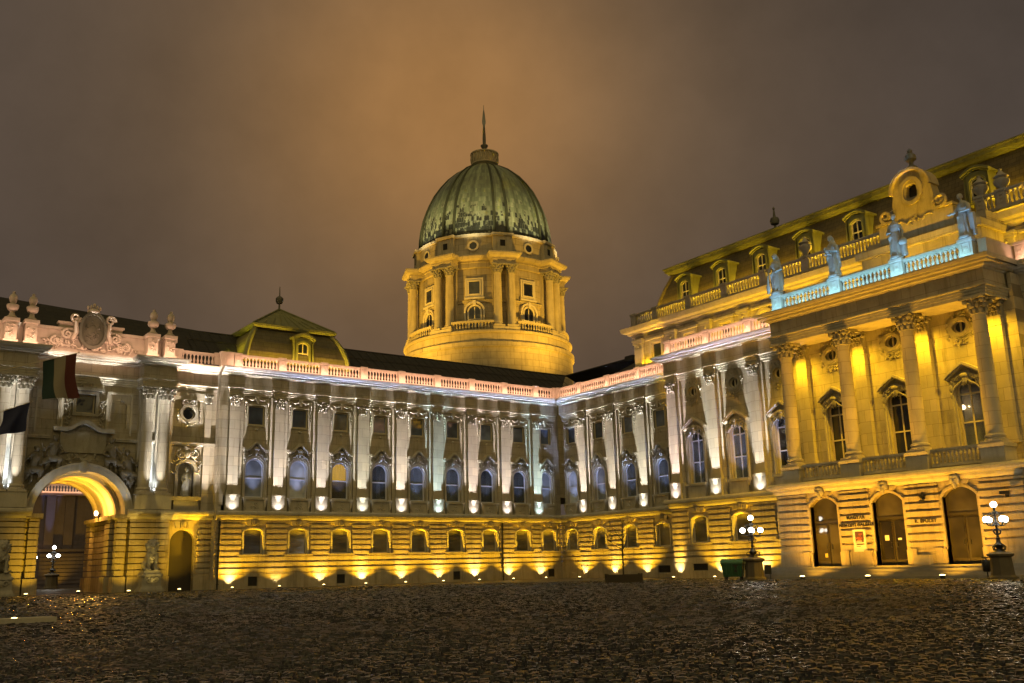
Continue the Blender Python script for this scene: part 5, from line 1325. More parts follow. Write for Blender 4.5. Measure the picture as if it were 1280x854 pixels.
# ------------------------------------------------------------------ statues
def figure(pose):
    mb = MB(); rnd = random.Random(pose*13+1); lean = (.05, -.04, .03, -.06)[pose % 4]
    # robe: stacked oval rings with folds
    lev = [(0, .30, .27), (.12, .31, .28), (.45, .27, .24), (.85, .25, .22), (1.12, .25, .2), (1.3, .21, .17), (1.5, .25, .18), (1.68, .27, .17), (1.78, .2, .14), (1.84, .09, .09)]
    seg = 40; vs = []; ph = rnd.uniform(0, 6)
    for z, a, b in lev:
        t = max(0, 1-z/1.2); sway = lean*sin(z*1.7)+.04*sin(z*2.6+pose)
        for k in range(seg):
            th = 2*pi*k/seg; f = 1+.13*t*sin(th*7+ph+z*1.2)+.07*t*sin(th*13+z*2+ph)
            vs.append((a*f*cos(th)+sway, b*f*sin(th), z))
    n = len(lev); fs = [(i*seg+k, i*seg+(k+1) % seg, (i+1)*seg+(k+1) % seg, (i+1)*seg+k) for i in range(n-1) for k in range(seg)]
    fs += [tuple(range(seg-1, -1, -1)), tuple((n-1)*seg+k for k in range(seg))]; mb.add(vs, fs)
    sx = lean*sin(1.7*1.7)+.04*sin(1.7*2.6+pose)
    hx, hy = sx+(.03, -.05, .02, -.08)[pose % 4], -.06
    limb(mb, (sx, 0, 1.75), (hx, hy*.6, 1.98), .075, .065)
    mb.ball((hx, hy, 2.09), (.105, .125, .145), 12, 9); mb.ball((hx, hy+.05, 2.13), (.125, .13, .13), 10, 8); mb.ball((hx, hy+.14, 2.1), (.08, .07, .08), 8, 6)
    mb.ball((hx, hy-.125, 2.08), (.022, .035, .03), 6, 5); mb.ball((hx, hy-.1, 2.0), (.05, .05, .04), 7, 5)
    for s in (-1, 1): mb.ball((hx+s*.045, hy-.105, 2.115), (.03, .02, .015), 6, 5)
    # cloak falling over the shoulder and long folds
    for k in range(9):
        a = rnd.uniform(-2.9, -.2); r0 = .24; x, y = r0*cos(a), r0*.85*sin(a); z1 = rnd.uniform(.8, 1.25)
        mb.tube([(x*1.15, y*1.15, .05), (x*1.05+sx*.3, y*1.08, z1*.55), (x*.85+sx*.6, y*.9, z1)], [.045, .05, .02], 6)
    limb(mb, (sx+.24, .02, 1.62), (sx-.2, -.14, 1.05), .08, .09); limb(mb, (sx-.2, -.14, 1.05), (sx-.26, .05, .5), .09, .07)
    limb(mb, (sx+.22, .1, 1.6), (sx+.3, .14, .5), .1, .09)
    L_, R_ = (-1, 1)
    def arm(s, el, ha):
        sh = (sx+s*.25, 0, 1.62); limb(mb, sh, el, .088, .068); limb(mb, el, ha, .068, .045); mb.ball(ha, (.05, .055, .065), 8, 6)
        for q in range(4): mb.tube([ha, (ha[0]+(.015*(q-1.5)), ha[1]-.05, ha[2]-.045), (ha[0]+(.017*(q-1.5)), ha[1]-.055, ha[2]-.095)], [.018, .016, .012], 6)
    if pose == 0:
        arm(-1, (sx-.38, -.06, 1.3), (sx-.36, -.22, 1.02)); arm(1, (sx+.36, -.03, 1.32), (sx+.12, -.25, 1.2))
        mb.tube([(sx-.42, -.2, .02), (sx-.4, -.22, .6), (sx-.36, -.24, 1.05)], [.09, .07, .045], 8); mb.ball((sx-.4, -.22, .35), (.13, .08, .3), 8, 7)
        mb.ball((hx, hy+.06, 2.14), (.15, .16, .16), 10, 8); limb(mb, (hx+.08, .1, 2.05), (sx+.2, .12, 1.6), .1, .09)
    elif pose == 1:
        arm(-1, (sx-.36, -.12, 1.28), (sx-.04, -.32, 1.2)); arm(1, (sx+.36, -.1, 1.3), (sx+.05, -.34, 1.36))
        mb.ball((sx-.05, -.28, 1.38), (.17, .13, .15), 9, 7); mb.ball((sx-.17, -.3, 1.52), .09, 9, 7); limb(mb, (sx-.05, -.3, 1.3), (sx+.16, -.3, 1.1), .08, .05)
        limb(mb, (hx, .1, 2.1), (sx+.12, .16, 1.5), .11, .1)
    elif pose == 2:
        arm(-1, (sx-.37, -.05, 1.3), (sx-.1, -.28, 1.28)); arm(1, (sx+.38, -.02, 1.28), (sx+.4, -.14, .92))
        mb.ball((sx+.42, -.14, .72), .2, 14, 10); mb.tube([(sx+.42, -.05, 0), (sx+.42, -.1, .55)], [.16, .13], 10)
    elif pose == 3:
        arm(-1, (sx-.42, -.14, 1.36), (sx-.46, -.36, 1.26)); arm(1, (sx+.36, -.06, 1.3), (sx+.02, -.32, 1.24))
        mb.box(sx-.58, -.46, 1.22, sx-.3, -.3, 1.28); mb.box(sx+.22, .02, 0, sx+.5, .2, 1.15)
    else:
        arm(-1, (sx-.36, -.04, 1.3), (sx-.26, -.24, 1.02)); arm(1, (sx+.36, -.08, 1.28), (sx+.1, -.3, 1.4))
        mb.tube([(sx-.3, -.26, .05), (sx-.26, -.26, 1.7)], .035, 8)
    mb.lathe([(.36, -.09), (.36, .03), (.3, .05)], (0, 0, 0), 20)
    return blobs(mb, .017, 'statue', STATUE, noise_amp=.01, noise_sc=8)
SLAB = ['draped statue with veiled head, first on the blue lit balustrade beside the pink one', 'draped statue cradling a bundle at its chest on the blue lit balustrade',
        'draped statue with a round ball at its hip on the blue lit balustrade', 'bareheaded statue holding out a book on the corner of the blue lit balustrade']
for i, u in enumerate(BX):
    p = RXM(u, TE+.2, ZB+1.06+.12)
    o = solo('statue', figure(i), SLAB[i], 'statue', p, RZ+(.15, -.1, .1, -.25)[i], 'statues standing along the balcony balustrade')
    o.scale = (1.04, 1.04, 1.04) if i < 3 else (1.0, 1.0, 1.0)
o = solo('statue', figure(4), 'dark draped statue with a staff standing in the arched wall niche', 'statue', (DC, GY+.12, 6.05), 0); o.scale = (.8, .8, .8)

# ------------------------------------------------------------------ lions
def lion():
    mb = MB()
    limb(mb, (0, .32, .42), (0, -.12, 1.1), .33, .3, 14); mb.ball((0, -.18, 1.0), (.3, .28, .42), 14, 10)
    for s in (-1, 1):
        mb.ball((s*.26, .3, .32), (.2, .36, .3), 12, 9); limb(mb, (s*.3, .1, .12), (s*.32, -.35, .08), .1, .09); mb.ball((s*.32, -.4, .07), (.1, .14, .07), 9, 7)
        limb(mb, (s*.24, -.28, .95), (s*.22, -.4, .5), .14, .1); limb(mb, (s*.22, -.4, .5), (s*.2, -.46, .08), .095, .085); mb.ball((s*.2, -.53, .06), (.11, .15, .075), 9, 7)
        mb.ball((s*.17, -.2, 1.75), (.07, .05, .09), 8, 6)
        for q in (-.05, 0, .05): mb.ball((s*.2+q, -.65, .045), (.03, .05, .04), 6, 5)
    mb.ball((0, -.12, 1.42), (.37, .33, .42), 14, 10); mb.ball((0, -.28, 1.2), (.28, .2, .36), 12, 9)
    mb.ball((0, -.34, 1.52), (.2, .2, .22), 12, 9); mb.ball((0, -.5, 1.44), (.125, .14, .11), 10, 8); mb.ball((0, -.48, 1.33), (.09, .1, .06), 9, 7); mb.ball((0, -.62, 1.49), (.05, .035, .035), 7, 5)
    for s in (-1, 1): mb.ball((s*.085, -.5, 1.6), (.045, .03, .03), 6, 5)
    rnd = random.Random(5)
    for k in range(60):
        a = rnd.uniform(0, 2*pi); r = rnd.uniform(.27, .36); z = 1.42+r*1.15*sin(a); x = r*cos(a)
        mb.ball((x, -.22+rnd.uniform(-.1, .2), z), (.07, .07, .11), 7, 5, rot=(0, a, 0))
    for k in range(26): mb.ball((rnd.uniform(-.22, .22), -.44+rnd.uniform(-.04, .08), rnd.uniform(.75, 1.2)), (.05, .05, .11), 6, 5)
    mb.tube([(.1, .6, .2), (.35, .65, .12), (.5, .4, .1), (.52, .1, .12)], [.06, .05, .05, .07], 8)
    return blobs(mb, .022, 'lion', ORN, noise_amp=.012, noise_sc=9)
M_LION = lion()
def lped():
    mb = MB(); mb.slab([(-.72, -.62), (.72, -.62), (.72, .62), (-.72, .62)], 0, .16)
    for z0, z1, a, b in ((.16, .35, .66, .6), (.35, .95, .58, .54), (.95, 1.08, .62, .58), (1.08, 1.3, .52, .46)):
        vs = [(x*w, y*w*.9, z) for z, w in ((z0, a), (z1, b)) for x, y in ((-1, -1), (1, -1), (1, 1), (-1, 1))]
        mb.add(vs, [(3, 2, 1, 0), (4, 5, 6, 7)]+[(i, (i+1) % 4, 4+(i+1) % 4, 4+i) for i in range(4)])
    for s in (-1, 1):
        scroll(mb, (s*.22, .72), .17, 1.2, .05, 0, s, -.56); mb.ball((s*.5, -.5, 1.0), (.14, .12, .12), 8, 6)
    mb.ball((0, -.56, .72), (.12, .06, .18), 8, 6)
    return mb.mesh('pedestal', ORN, 35)
M_LPED = lped()
for i, (x, lab) in enumerate(((-33.15, 'seated stone lion on a carved pedestal to the right of the archway'), (-41.4, 'seated stone lion on a carved pedestal cut by the left edge of the view'))):
    t_ = thing('lion_statue', lab, 'statue', (x, -1.0, 0), 0, 'stone lions guarding the archway')
    part('pedestal', M_LPED, t_); part('lion', M_LION, t_, (0, .02, 1.3))

# ------------------------------------------------------------------ street lamps
def lamp_meshes():
    mb = MB(); mb.lathe([(.62, 0), (.62, .1), (.55, .13), (.5, .18)], (0, 0, 0), 8, pi/8, 2*pi+pi/8); mb.lathe([(.5, .18), (.44, .95), (.55, 1.02), (.58, 1.1), (.44, 1.16), (.3, 1.2)], (0, 0, 0), 8, pi/8, 2*pi+pi/8)
    ped = mb.mesh('pedestal', mat('lamp_pedestal_stone', (.12, .10, .07), namt=.4, streak=.4))
    mb = MB(); mb.lathe([(.28, 1.18), (.2, 1.25), (.13, 1.34), (.2, 1.42), (.22, 1.5), (.1, 1.6), (.07, 1.75), (.1, 1.8), (.06, 1.85), (.05, 2.3), (.09, 2.36), (.05, 2.42), (.045, 2.85), (.09, 2.9), (.13, 2.95), (.05, 3.0), (.045, 3.12), (.08, 3.16)], (0, 0, 0), 12)
    for k in range(4):
        a = k*pi/2+.4; c, s = cos(a), sin(a)
        mb.tube([(c*r, s*r, z) for r, z in ((.08, 1.3), (.3, 1.28), (.34, 1.42), (.22, 1.5), (.16, 1.4))], .03, 6)
        mb.tube([(c*r, s*r, z) for r, z in ((.05, 1.95), (.16, 2.0), (.2, 2.12), (.1, 2.2), (.05, 2.1))], .022, 6)
    pole = mb.mesh('pole', IRON, 40)
    mb = MB(); mb.tube([(.04, 0, 2.5), (.2, 0, 2.34), (.4, 0, 2.36), (.47, 0, 2.46)], .025, 6)
    pts = [(.06+.09*cos(t), 0, 2.72+.09*sin(t)) for t in [i*.5 for i in range(12)]]; mb.tube(pts, .014, 5)
    mb.tube([(.05, 0, 2.88), (.26, 0, 2.92), (.38, 0, 2.8), (.32, 0, 2.68), (.22, 0, 2.74), (.26, 0, 2.82)], .018, 5)
    mb.lathe([(.04, 2.44), (.08, 2.48), (.08, 2.5)], (.47, 0, 0), 8)
    arm = mb.mesh('arm', IRON, 40)
    gl = MB().ball((0, 0, 0), .14, 16, 11).mesh('globe', LAMPW, 60)
    return ped, pole, arm, gl
M_LP, M_LPO, M_LA, M_LG = lamp_meshes()
def street_lamp(x, y, lab, s=1, rot=0):
    t_ = thing('street_lamp', lab, 'street lamp', (x, y, 0), rot, 'lamps with white globes in the courtyards')
    t_.scale = (s, s, s)
    part('pedestal', M_LP, t_); part('pole', M_LPO, t_); part('globe', M_LG, t_, (0, 0, 3.28))
    for k in range(4):
        a = part('arm', M_LA, t_, (0, 0, 0), k*pi/2+.35); sub('globe', M_LG, a, (.47, 0, 2.62))
street_lamp(-9.72, -28.45, 'ornate iron lamp with lit white globes on a stone base beside the green bin', .985, .3)
street_lamp(-10.15, -41.95, 'ornate iron lamp with lit white globes before the doorway at the right edge', .93, .75)
street_lamp(-32.6, 42, 'distant five globe lamp seen through the arch, nearer its left pier', 1.15, .5)
street_lamp(-30.6, 41.6, 'distant lamp with globes seen through the arch, near the orange wall lamp', 1.2, .2)

# ------------------------------------------------------------------ bins, tree, small fittings
def wheelie():
    t_ = thing('waste_container', 'big green plastic waste container on wheels beside the street lamp', 'waste container', (-10.18, -27.4, 0), radians(-58))
    mb = MB(); w0, d0, w1, d1 = .48, .36, .56, .46
    vs = [(x*w, y*d, z) for z, w, d in ((.2, w0, d0), (.88, w1, d1)) for x, y in ((-1, -1), (1, -1), (1, 1), (-1, 1))]
    mb.add(vs, [(3, 2, 1, 0), (4, 5, 6, 7)]+[(i, (i+1) % 4, 4+(i+1) % 4, 4+i) for i in range(4)])
    mb.box(-w1-.04, -d1-.03, .86, w1+.04, d1+.03, .93)
    for x in (-.3, 0, .3): mb.box(x-.02, -d1-.01, .3, x+.02, -d0+.03, .86)
    part('body', mb.mesh('body', GREENP), t_)
    n = 12; pl_ = [(-d1-.03, .93)]+[(-(d1+.03)*cos(pi*i/n), .93+.2*sin(pi*i/n)) for i in range(1, n)]+[(d1+.03, .93)]
    mb = MB(); vs = [(x, y, z) for x in (-w1-.03, w1+.03) for y, z in pl_]; k = len(pl_)
    mb.add(vs, [tuple(range(k)), tuple(range(2*k-1, k-1, -1))]+[(i, (i+1) % k, k+(i+1) % k, k+i) for i in range(k)])
    part('lid', mb.mesh('lid', GREENP, 40), t_)
    for s in (-1, 1):
        for q in (-1, 1):
            mb = MB(); mb.tube([(s*.4-.03, q*.28, .09), (s*.4+.03, q*.28, .09)], .09, 12); mb.box(s*.4-.045, q*.28-.02, .09, s*.4+.045, q*.28+.02, .22)
            part('wheel', mb.mesh('wheel', IRON), t_)
    for s in (-1, 1): part('handle', MB().tube([(s*(w1+.02), -.1, .8), (s*(w1+.1), -.08, .8), (s*(w1+.1), .08, .8), (s*(w1+.02), .1, .8)], .02, 6).mesh('handle', IRON), t_)
    mb = MB(); mb.add([(w1*.955+.0, -.16, .74), (w1*.955, .16, .74), (w1*.92, .05, .58), (w1*.92, -.05, .58)], [(0, 1, 2, 3)]); mb.shift(.02, 0, 0)
    mb = MB(); y = -d1-.012
    mb.prism([(.06, .82), (.34, .82), (.34, .77), (.26, .76), (.22, .62), (.18, .62), (.14, .76), (.06, .77)], y-.0, y+.02); mb.prism([(.1, .54), (.3, .54), (.26, .45), (.14, .45)], y+.0, y+.06); mb.tube([(.2, y+.01, .6), (.2, y+.03, .52)], .02, 6)
    part('emblem', mb.mesh('emblem', INK), t_)
wheelie()
def litter_post(x, y, lab, rot, tilt, h=.85):
    t_ = thing('litter_bin', lab, 'litter bin', (x, y, 0), rot); t_.rotation_euler[1] = tilt
    part('post', MB().tube([(.12, 0, 0), (.12, 0, h+.02)], .03, 8).lathe([(.08, 0), (.08, .02)], (.12, 0, 0), 8).mesh('post', IRON), t_)
    mb = MB(); mb.lathe([(.0, .3), (.12, .3), (.155, .34), (.165, h-.08), (.15, h-.06), (.15, h-.1), (0, h-.12)], (-.05, 0, 0), 14); mb.lathe([(.17, h+.02), (.17, h+.05), (.05, h+.08)], (-.05, 0, 0), 14)
    part('basket', mb.mesh('basket', IRON, 40), t_)
litter_post(-9.66, -41.02, 'slim black litter bin on a post beside the rightmost lamp', .4, .08)
t_ = thing('notice_stand', 'small dark notice board on a leaning post behind the lamp by the green bin', 'notice stand', (-9.1, -28.85, 0), radians(-50))
part('post', MB().tube([(.1, 0, 0), (.06, 0, .5)], .025, 8).mesh('post', IRON), t_)
part('board', MB().box(-.2, -.03, .3, .16, .0, .78).box(-.15, -.036, .62, .11, -.03, .72).box(-.15, -.036, .46, .11, -.03, .56).mesh('board', [IRON]), t_)
# bare tree in a timber box
t_ = thing('sapling', 'thin leafless young tree growing from a low dark box before the yellow wall', 'tree', (-14.75, -23.75, 0))
mb = MB(); rnd = random.Random(17)
def grow(p, d, L_, r, lev):
    pts = [p]; q = Vector(p); dd = Vector(d)
    for _ in range(4):
        dd = (dd+Vector((rnd.uniform(-.16, .16), rnd.uniform(-.16, .16), rnd.uniform(-.02, .1)))).normalized(); q = q+dd*(L_/4); pts.append(tuple(q))
    mb.tube(pts, [r*(1-.14*i) for i in range(5)], 6)
    if lev:
        for k in range(3 if lev > 1 else 2):
            j = rnd.randint(1, 4); a = rnd.uniform(0, 2*pi); e = Vector((cos(a), sin(a), rnd.uniform(.25, .9))).normalized()
            grow(pts[j], (dd*.5+e*.7).normalized(), L_*rnd.uniform(.5, .75), r*.5, lev-1)
mb.tube([(0, 0, .2), (.02, .01, 1.0), (.0, 0, 1.85), (.03, 0, 2.5)], [.05, .042, .036, .028], 8)
part('trunk', mb.mesh('trunk', BARK, 50), t_)
mb = MB()
grow((0, 0, 1.75), (-.75, .5, .55), 1.0, .024, 2); grow((0, 0, 1.7), (.5, -.4, .8), .6, .018, 1); grow((.03, 0, 2.45), (.05, 0, 1), .9, .024, 2); grow((.02, 0, 2.2), (-.5, .35, .8), .8, .018, 2); grow((.02, 0, 2.3), (.5, -.35, .8), .7, .016, 2)
part('branches', mb.mesh('branches', BARK, 50), t_)
mb = MB(); M_PLK = mat('dark_planter_timber', (.05, .04, .028), namt=.4)
for s in (-1, 1):
    for k in range(3): mb.box(-.9, s*.5-.03, .05+.14*k, .9, s*.5+.03, .17+.14*k); mb.box(s*.87-.03, -.47, .05+.14*k, s*.87+.03, .47, .17+.14*k)
    for q in (-1, 1): mb.box(s*.9-.05, q*.5-.05, 0, s*.9+.05, q*.5+.05, .5)
mb.box(-.85, -.46, .1, .85, .46, .38)
part('planter_box', mb.mesh('planter_box', M_PLK), t_, rot=radians(-35))
# flags
MF = [plain('flag_green', (.008, .028, .026), .8), plain('flag_white', (.22, .19, .14), .8), plain('flag_red', (.085, .018, .014), .8), plain('flag_blue', (.012, .016, .06), .8), plain('flag_gold', (.6, .42, .06), .7)]
def flag(base, tip, length, drop, cols, label, sway, nfold):
    base, tip = Vector(base), Vector(tip)
    t_ = thing('flag', label, 'flag', base)
    d = tip-base
    part('pole', MB().tube([(0, 0, 0), tuple(d)], [.035, .025], 8).ball(tuple(d), .06, 8, 6).mesh('pole', plain('flagpole_paint', (.45, .38, .25), .5)), t_)
    mb = MB(); nx, nz = 24, 14; u_ = d.normalized(); vs = []
    for i in range(nx+1):
        for j in range(nz+1):
            a, b = i/nx, j/nz
            p = d-u_*(.12+length*(1-a)); w = sin(a*nfold+b*2.2)*.16*(.25+b)
            p = p+Vector((sway[0]*b*b, sway[1]*b*b+w, -drop*b*(.85+.15*a)))+Vector((.1*sin(b*5+a*3)*b, 0, 0)); vs.append(tuple(p))
    for i in range(nx):
        for j in range(nz):
            mb.add([], []); mb.f.append((i*(nz+1)+j, (i+1)*(nz+1)+j, (i+1)*(nz+1)+j+1, i*(nz+1)+j+1)); mb.m.append(min(len(cols)-1, int(i/nx*len(cols))))
    mb.v = vs; part('cloth', mb.mesh('cloth', [MF[c] for c in cols], 80), t_)
flag((-43.6, -.5, 12.55), (-38.5, -2.45, 14.15), 1.9, 2.7, (0, 1, 2), 'tricolour flag with dark green, cream and red bands on the upper pole', (.25, -.1), 7)
flag((-44.0, -.6, 9.7), (-40.8, -2.4, 11.0), 1.5, 1.7, (3,), 'dark blue flag on the lower pole at the left edge', (-.2, .1), 8)
# ground floodlights: small housings with glowing lenses
M_FLB = (lambda m_: m_.lathe([(.15, 0), (.16, .03), (.11, .05), (.11, .12), (.13, .14), (.13, .155)], (0, 0, 0), 12).mesh('housing', IRON, 40))(MB())
M_FLL = MB().lathe([(.115, .15), (.1, .175), (.05, .19), (0, .193)], (0, 0, 0), 12).mesh('lens', LAMPY, 60)
def floodfix(x, y, lab, s=1):
    t_ = thing('ground_floodlight', lab, 'floodlight', (x, y, 0), 0, 'small floodlights set along the palace walls'); t_.scale = (s, s, s)
    part('housing', M_FLB, t_); part('lens', M_FLL, t_)
ORD = ['first', 'second', 'third', 'fourth', 'fifth', 'sixth', 'seventh', 'eighth', 'ninth']
LR0 = random.Random(4)
YEL = (1, .53, .012); HOTW = (1, .76, .36)
for k, x in enumerate(LP[::-1]):
    floodfix(x, -.72, '%s ground floodlight from the archway end, under the long wing' % ORD[k], .8)
    spot((x, -.62, .22), (x, .08, 1.34), (250 if k % 3 else 295)*(.5 if k == 1 else 1), YEL, 60, .85, .05, 'Constant', 0, 2.7)
    spot((x, -.6, .22), (x, -.05, .84), (190 if k % 3 else 300)*(.3 if k == 1 else 1)*LR0.uniform(.7, 1.2), HOTW, 72, 1, .05, None)
for k, u in enumerate(RP[:3]):
    p = RXM(u, -.72, 0); floodfix(p.x, p.y, '%s ground floodlight from the inner corner, under the short wing' % ORD[k], .8)
    spot(RXM(u, -.62, .22), RXM(u, .08, 1.34), 270, YEL, 60, .85, .05, 'Constant', 0, 2.7)
    spot(RXM(u, -.6, .22), RXM(u, -.05, .84), 220*LR0.uniform(.7, 1.25), HOTW, 72, 1, .05, None)
for k, u in enumerate(PP):
    p = RXM(u, PF-.72, 0); floodfix(p.x, p.y, ['ground floodlight at the near corner of the pavilion base between two grates', 'ground floodlight of the pavilion beside the green bin', 'ground floodlight of the pavilion behind the ornate lamp'][k], .8)
    spot(RXM(u, PF-.62, .22), RXM(u, PF+.08, 1.34), 270, YEL, 60, .85, .05, 'Constant', 0, 2.7 if k else .8)
    spot(RXM(u, PF-.6, .22), RXM(u, PF-.05, .84), 260*LR0.uniform(.7, 1.25), HOTW, 72, 1, .05, None)
for x, y, lab in ((-40.1, -1.6, 'ground floodlight at the foot of the left archway pier'), (-36.3, 3.2, 'ground floodlight inside the archway passage'), (-34.6, -2.0, 'ground floodlight between archway and stone lion'), (-31.5, -1.6, 'ground floodlight before the small arched side door')):
    floodfix(x, y, lab, .9)
    spot((x, y, .22), (x+.2, GY, 2.4), 60, (1, .56, .02), 75, 1, .08, 'Constant')
spot((-33.1, -2.3, .2), (-33.1, -.5, 2.4), 40, (1, .68, .15), 60, 1, .08, 'Constant')
for k, u in enumerate(DOORS):
    p = RXM(u+.1, BF-2.3, 0); floodfix(p.x, p.y, ['ground floodlight at the steps below the leftmost doorway', 'ground floodlight at the steps below the middle doorway', 'ground floodlight at the steps below the rightmost doorway'][k], 1.1)
    spot(RXM(u+.1, BF-2.2, .25), RXM(u, BF, 2.6), 400, (1, .46, .025), 115, 1, .08, 'Linear')
t_ = thing('paving_uplight', 'round lamp glowing on a pale stone slab in the cobbles at lower left', 'floodlight', (-46.6, -39.2, 0))
part('slab', MB().box(-.5, -.35, 0, .75, .35, .12).mesh('slab', TRIM), t_); part('lens', M_FLL, t_, (-.05, 0, .02)).scale = (.6, .6, .6)
# passage wall lamp
t_ = thing('wall_lamp', 'dazzling orange wall lamp inside the archway passage', 'wall lamp', (-35.42, 3.3, 4.85))
part('bracket', MB().box(-.02, -.08, -.2, .12, .08, .1).tube([(.05, 0, -.05), (-.12, 0, -.1), (-.14, 0, 0)], .02, 6).mesh('bracket', IRON), t_)
part('lamp_glass', MB().lathe([(.05, -.02), (.1, .05), (.12, .16), (.08, .25), (0, .28)], (-.14, 0, 0), 12).mesh('lamp_glass', LAMPO, 60), t_)
bulb((-35.75, 3.3, 5.25), 330, (1, .47, .07), .12).data.specular_factor = .35
# lettering, poster, notices on the portico base
def lettering(s, u, y, z, h, lab):
    cu = bpy.data.curves.new('lettering', 'FONT'); cu.body = s; cu.size = h; cu.extrude = .012; cu.offset = .008; cu.align_x = 'CENTER'; cu.space_character = 1.15
    o = bpy.data.objects.new('tmp', cu); ts = bpy.data.scenes.new('tmp'); ts.collection.objects.link(o); 
    with bpy.context.temp_override(scene=ts, view_layer=ts.view_layers[0]): dg = bpy.context.evaluated_depsgraph_get()
    dg.update()
    me = bpy.data.meshes.new_from_object(o.evaluated_get(dg)); bpy.data.objects.remove(o); bpy.data.scenes.remove(ts); me.materials.clear(); me.materials.append(INK)
    me.transform(Matrix.Rotation(pi/2, 4, 'X'))
    part('lettering', me, rootP, (u, y, z), label=lab)
lettering('MAGYAR', 33.17, BF-.036, 2.95, .24, 'dark wall lettering reading MAGYAR')
lettering('NEMZETI GALÉRIA', 33.17, BF-.036, 2.58, .22, 'dark wall lettering reading NEMZETI GALÉRIA')
lettering('B. ÉPÜLET', 37.0, BF-.036, 2.58, .23, 'dark wall lettering reading B. ÉPÜLET')
p = RXM(33.3, BF-.045, 0)
t_ = thing('poster', 'framed exhibition poster with dark red picture under the gallery lettering', 'poster', (p.x, p.y, 1.32), RZ)
part('frame', MB().ring([(-.3, .05), (.3, .05), (.3, 1.05), (-.3, 1.05)], [(-.36, 0), (.36, 0), (.36, 1.1), (-.36, 1.1)], -.04, .02, True).mesh('frame', PAPER), t_)
mb = MB(); mb.box(-.3, -.012, .05, .3, .01, 1.05, 0); mb.box(-.24, -.018, .46, .24, -.012, 1.0, 1); rnd = random.Random(3)
for k in range(9): mb.box(-.22+rnd.uniform(0, .3), -.022-.0004*k, .52+.04*k, -.1+rnd.uniform(.05, .3), -.0185, .57+.04*k, 2)
for k in range(4): mb.box(-.2, -.023, .5-.085*k, -.2+rnd.uniform(.2, .42), -.0125, .53-.085*k, 3 if k > 1 else 0)
mb.box(-.2, -.022, .34, .24, -.0126, .4, 1)
part('sheet', mb.mesh('sheet', [PAPER, POSTD, POSTR, INK]), t_)
def note(u, y, z, w, h, m_, lab, cat='notice'):
    p = RXM(u, y, z); solo('paper_notice', MB().box(-w/2, -.008, 0, w/2, .008, h).mesh('paper_notice', m_), lab, cat, p, RZ)
note(34.62, BF+.32, 1.82, .22, .26, PAPER, 'small white notice on the middle dark door'); note(35.32, BF+.32, 1.82, .2, .1, PAPER, 'narrow white sticker on the middle dark door')
note(30.95, BF+.32, 1.08, .16, .2, plain('yellow_sticker', (.55, .42, .06), .6), 'yellow sticker low on the leftmost dark door')
p = RXM(36.75, BF-.2, .62); o = solo('utility_box', MB().box(-.42, -.16, 0, .42, .16, .42).box(-.44, -.18, .42, .44, .18, .45).box(-.06, -.17, .02, .06, -.16, .1).mesh('utility_box', mat('pale_cabinet_paint', (.42, .38, .3), namt=.2)), 'low pale utility box on the step between the middle and right doors', 'utility box', p, RZ)
t_ = thing('flag_holder', 'dark star shaped flag holder on the wall above the building lettering', 'flag holder', RXM(37.0, BF-.04, 3.82), RZ)
mb = MB(); st = [((.2 if i % 2 == 0 else .09)*sin(i*pi/5), (.2 if i % 2 == 0 else .09)*cos(i*pi/5)) for i in range(10)]; mb.prism(st, -.04, .02)
part('star_plate', mb.mesh('star_plate', IRON), t_); part('socket', MB().tube([(0, -.04, -.12), (0, -.3, .02)], .04, 8).lathe([(.1, -.02), (.12, 0), (.1, .02)], (0, -.1, -.2), 12).mesh('socket', IRON), t_)
t_ = thing('wall_camera', 'dark camera on a bracket high on the wall above the rightmost lamp', 'security camera', RXM(41.1, BF-.04, 3.6), RZ)
part('bracket', MB().tube([(0, 0, 0), (.05, -.25, -.1), (.1, -.35, 0)], .025, 6).box(-.06, -.03, -.1, .06, .01, .1).mesh('bracket', IRON), t_)
part('camera_body', MB().box(-.05, -.6, 0, .2, -.2, .14).mesh('camera_body', IRON), t_)
# chandelier behind the last portico window
t_ = thing('chandelier', 'glowing chandelier behind the tall portico window', 'chandelier', RXM(38.05, -4.45, 8.2), RZ)
part('bulbs', MB().ball((0, 0, 0), .13, 10, 8).ball((.25, .1, .02), .04, 8, 6).ball((.33, .0, -.02), .035, 8, 6).mesh('bulbs', LAMPO), t_)
part('stem', MB().tube([(0, 0, .1), (0, 0, 1.4)], .015, 6).mesh('stem', BRONZE), t_)
bulb(RXM(38.05, -4.7, 8.2), 8, (1, .6, .4), .1)

# ------------------------------------------------------------------ floodlighting of the facades
WHT = (1, .91, .83); CYN = (.66, .88, 1)
LR = random.Random(11)
def pil_light(fr, x, yf, col, p=350):
    p *= LR.uniform(.78, 1.14); col = tuple(c*LR.uniform(.94, 1.05) for c in col)
    spot(fr(x, yf-.37, 5.12), fr(x, yf-.37+.27, 6.12), p, col, 31, .8, .04, 'Constant', 0, 1.1)
    spot(fr(x, yf-.37, 5.12), fr(x, yf, 5.75), 42, col, 120, 1, .04, None)
    spot(fr(x, yf-.37, 5.12), fr(x, yf-.37, 12), p*.017, col, 60, 1, .04, 'Constant')
for k, x in enumerate(LP):
    pil_light(ID, x, 0, CYN if k in (0, 3) else WHT, (270 if k == 8 else 350))
for u in RP[:3]: pil_light(RXM, u, 0, WHT)
for u in PP: pil_light(RXM, u, PF, (1, .9, .84))
for u in PPR: pil_light(RXM, u, PF, WHT)
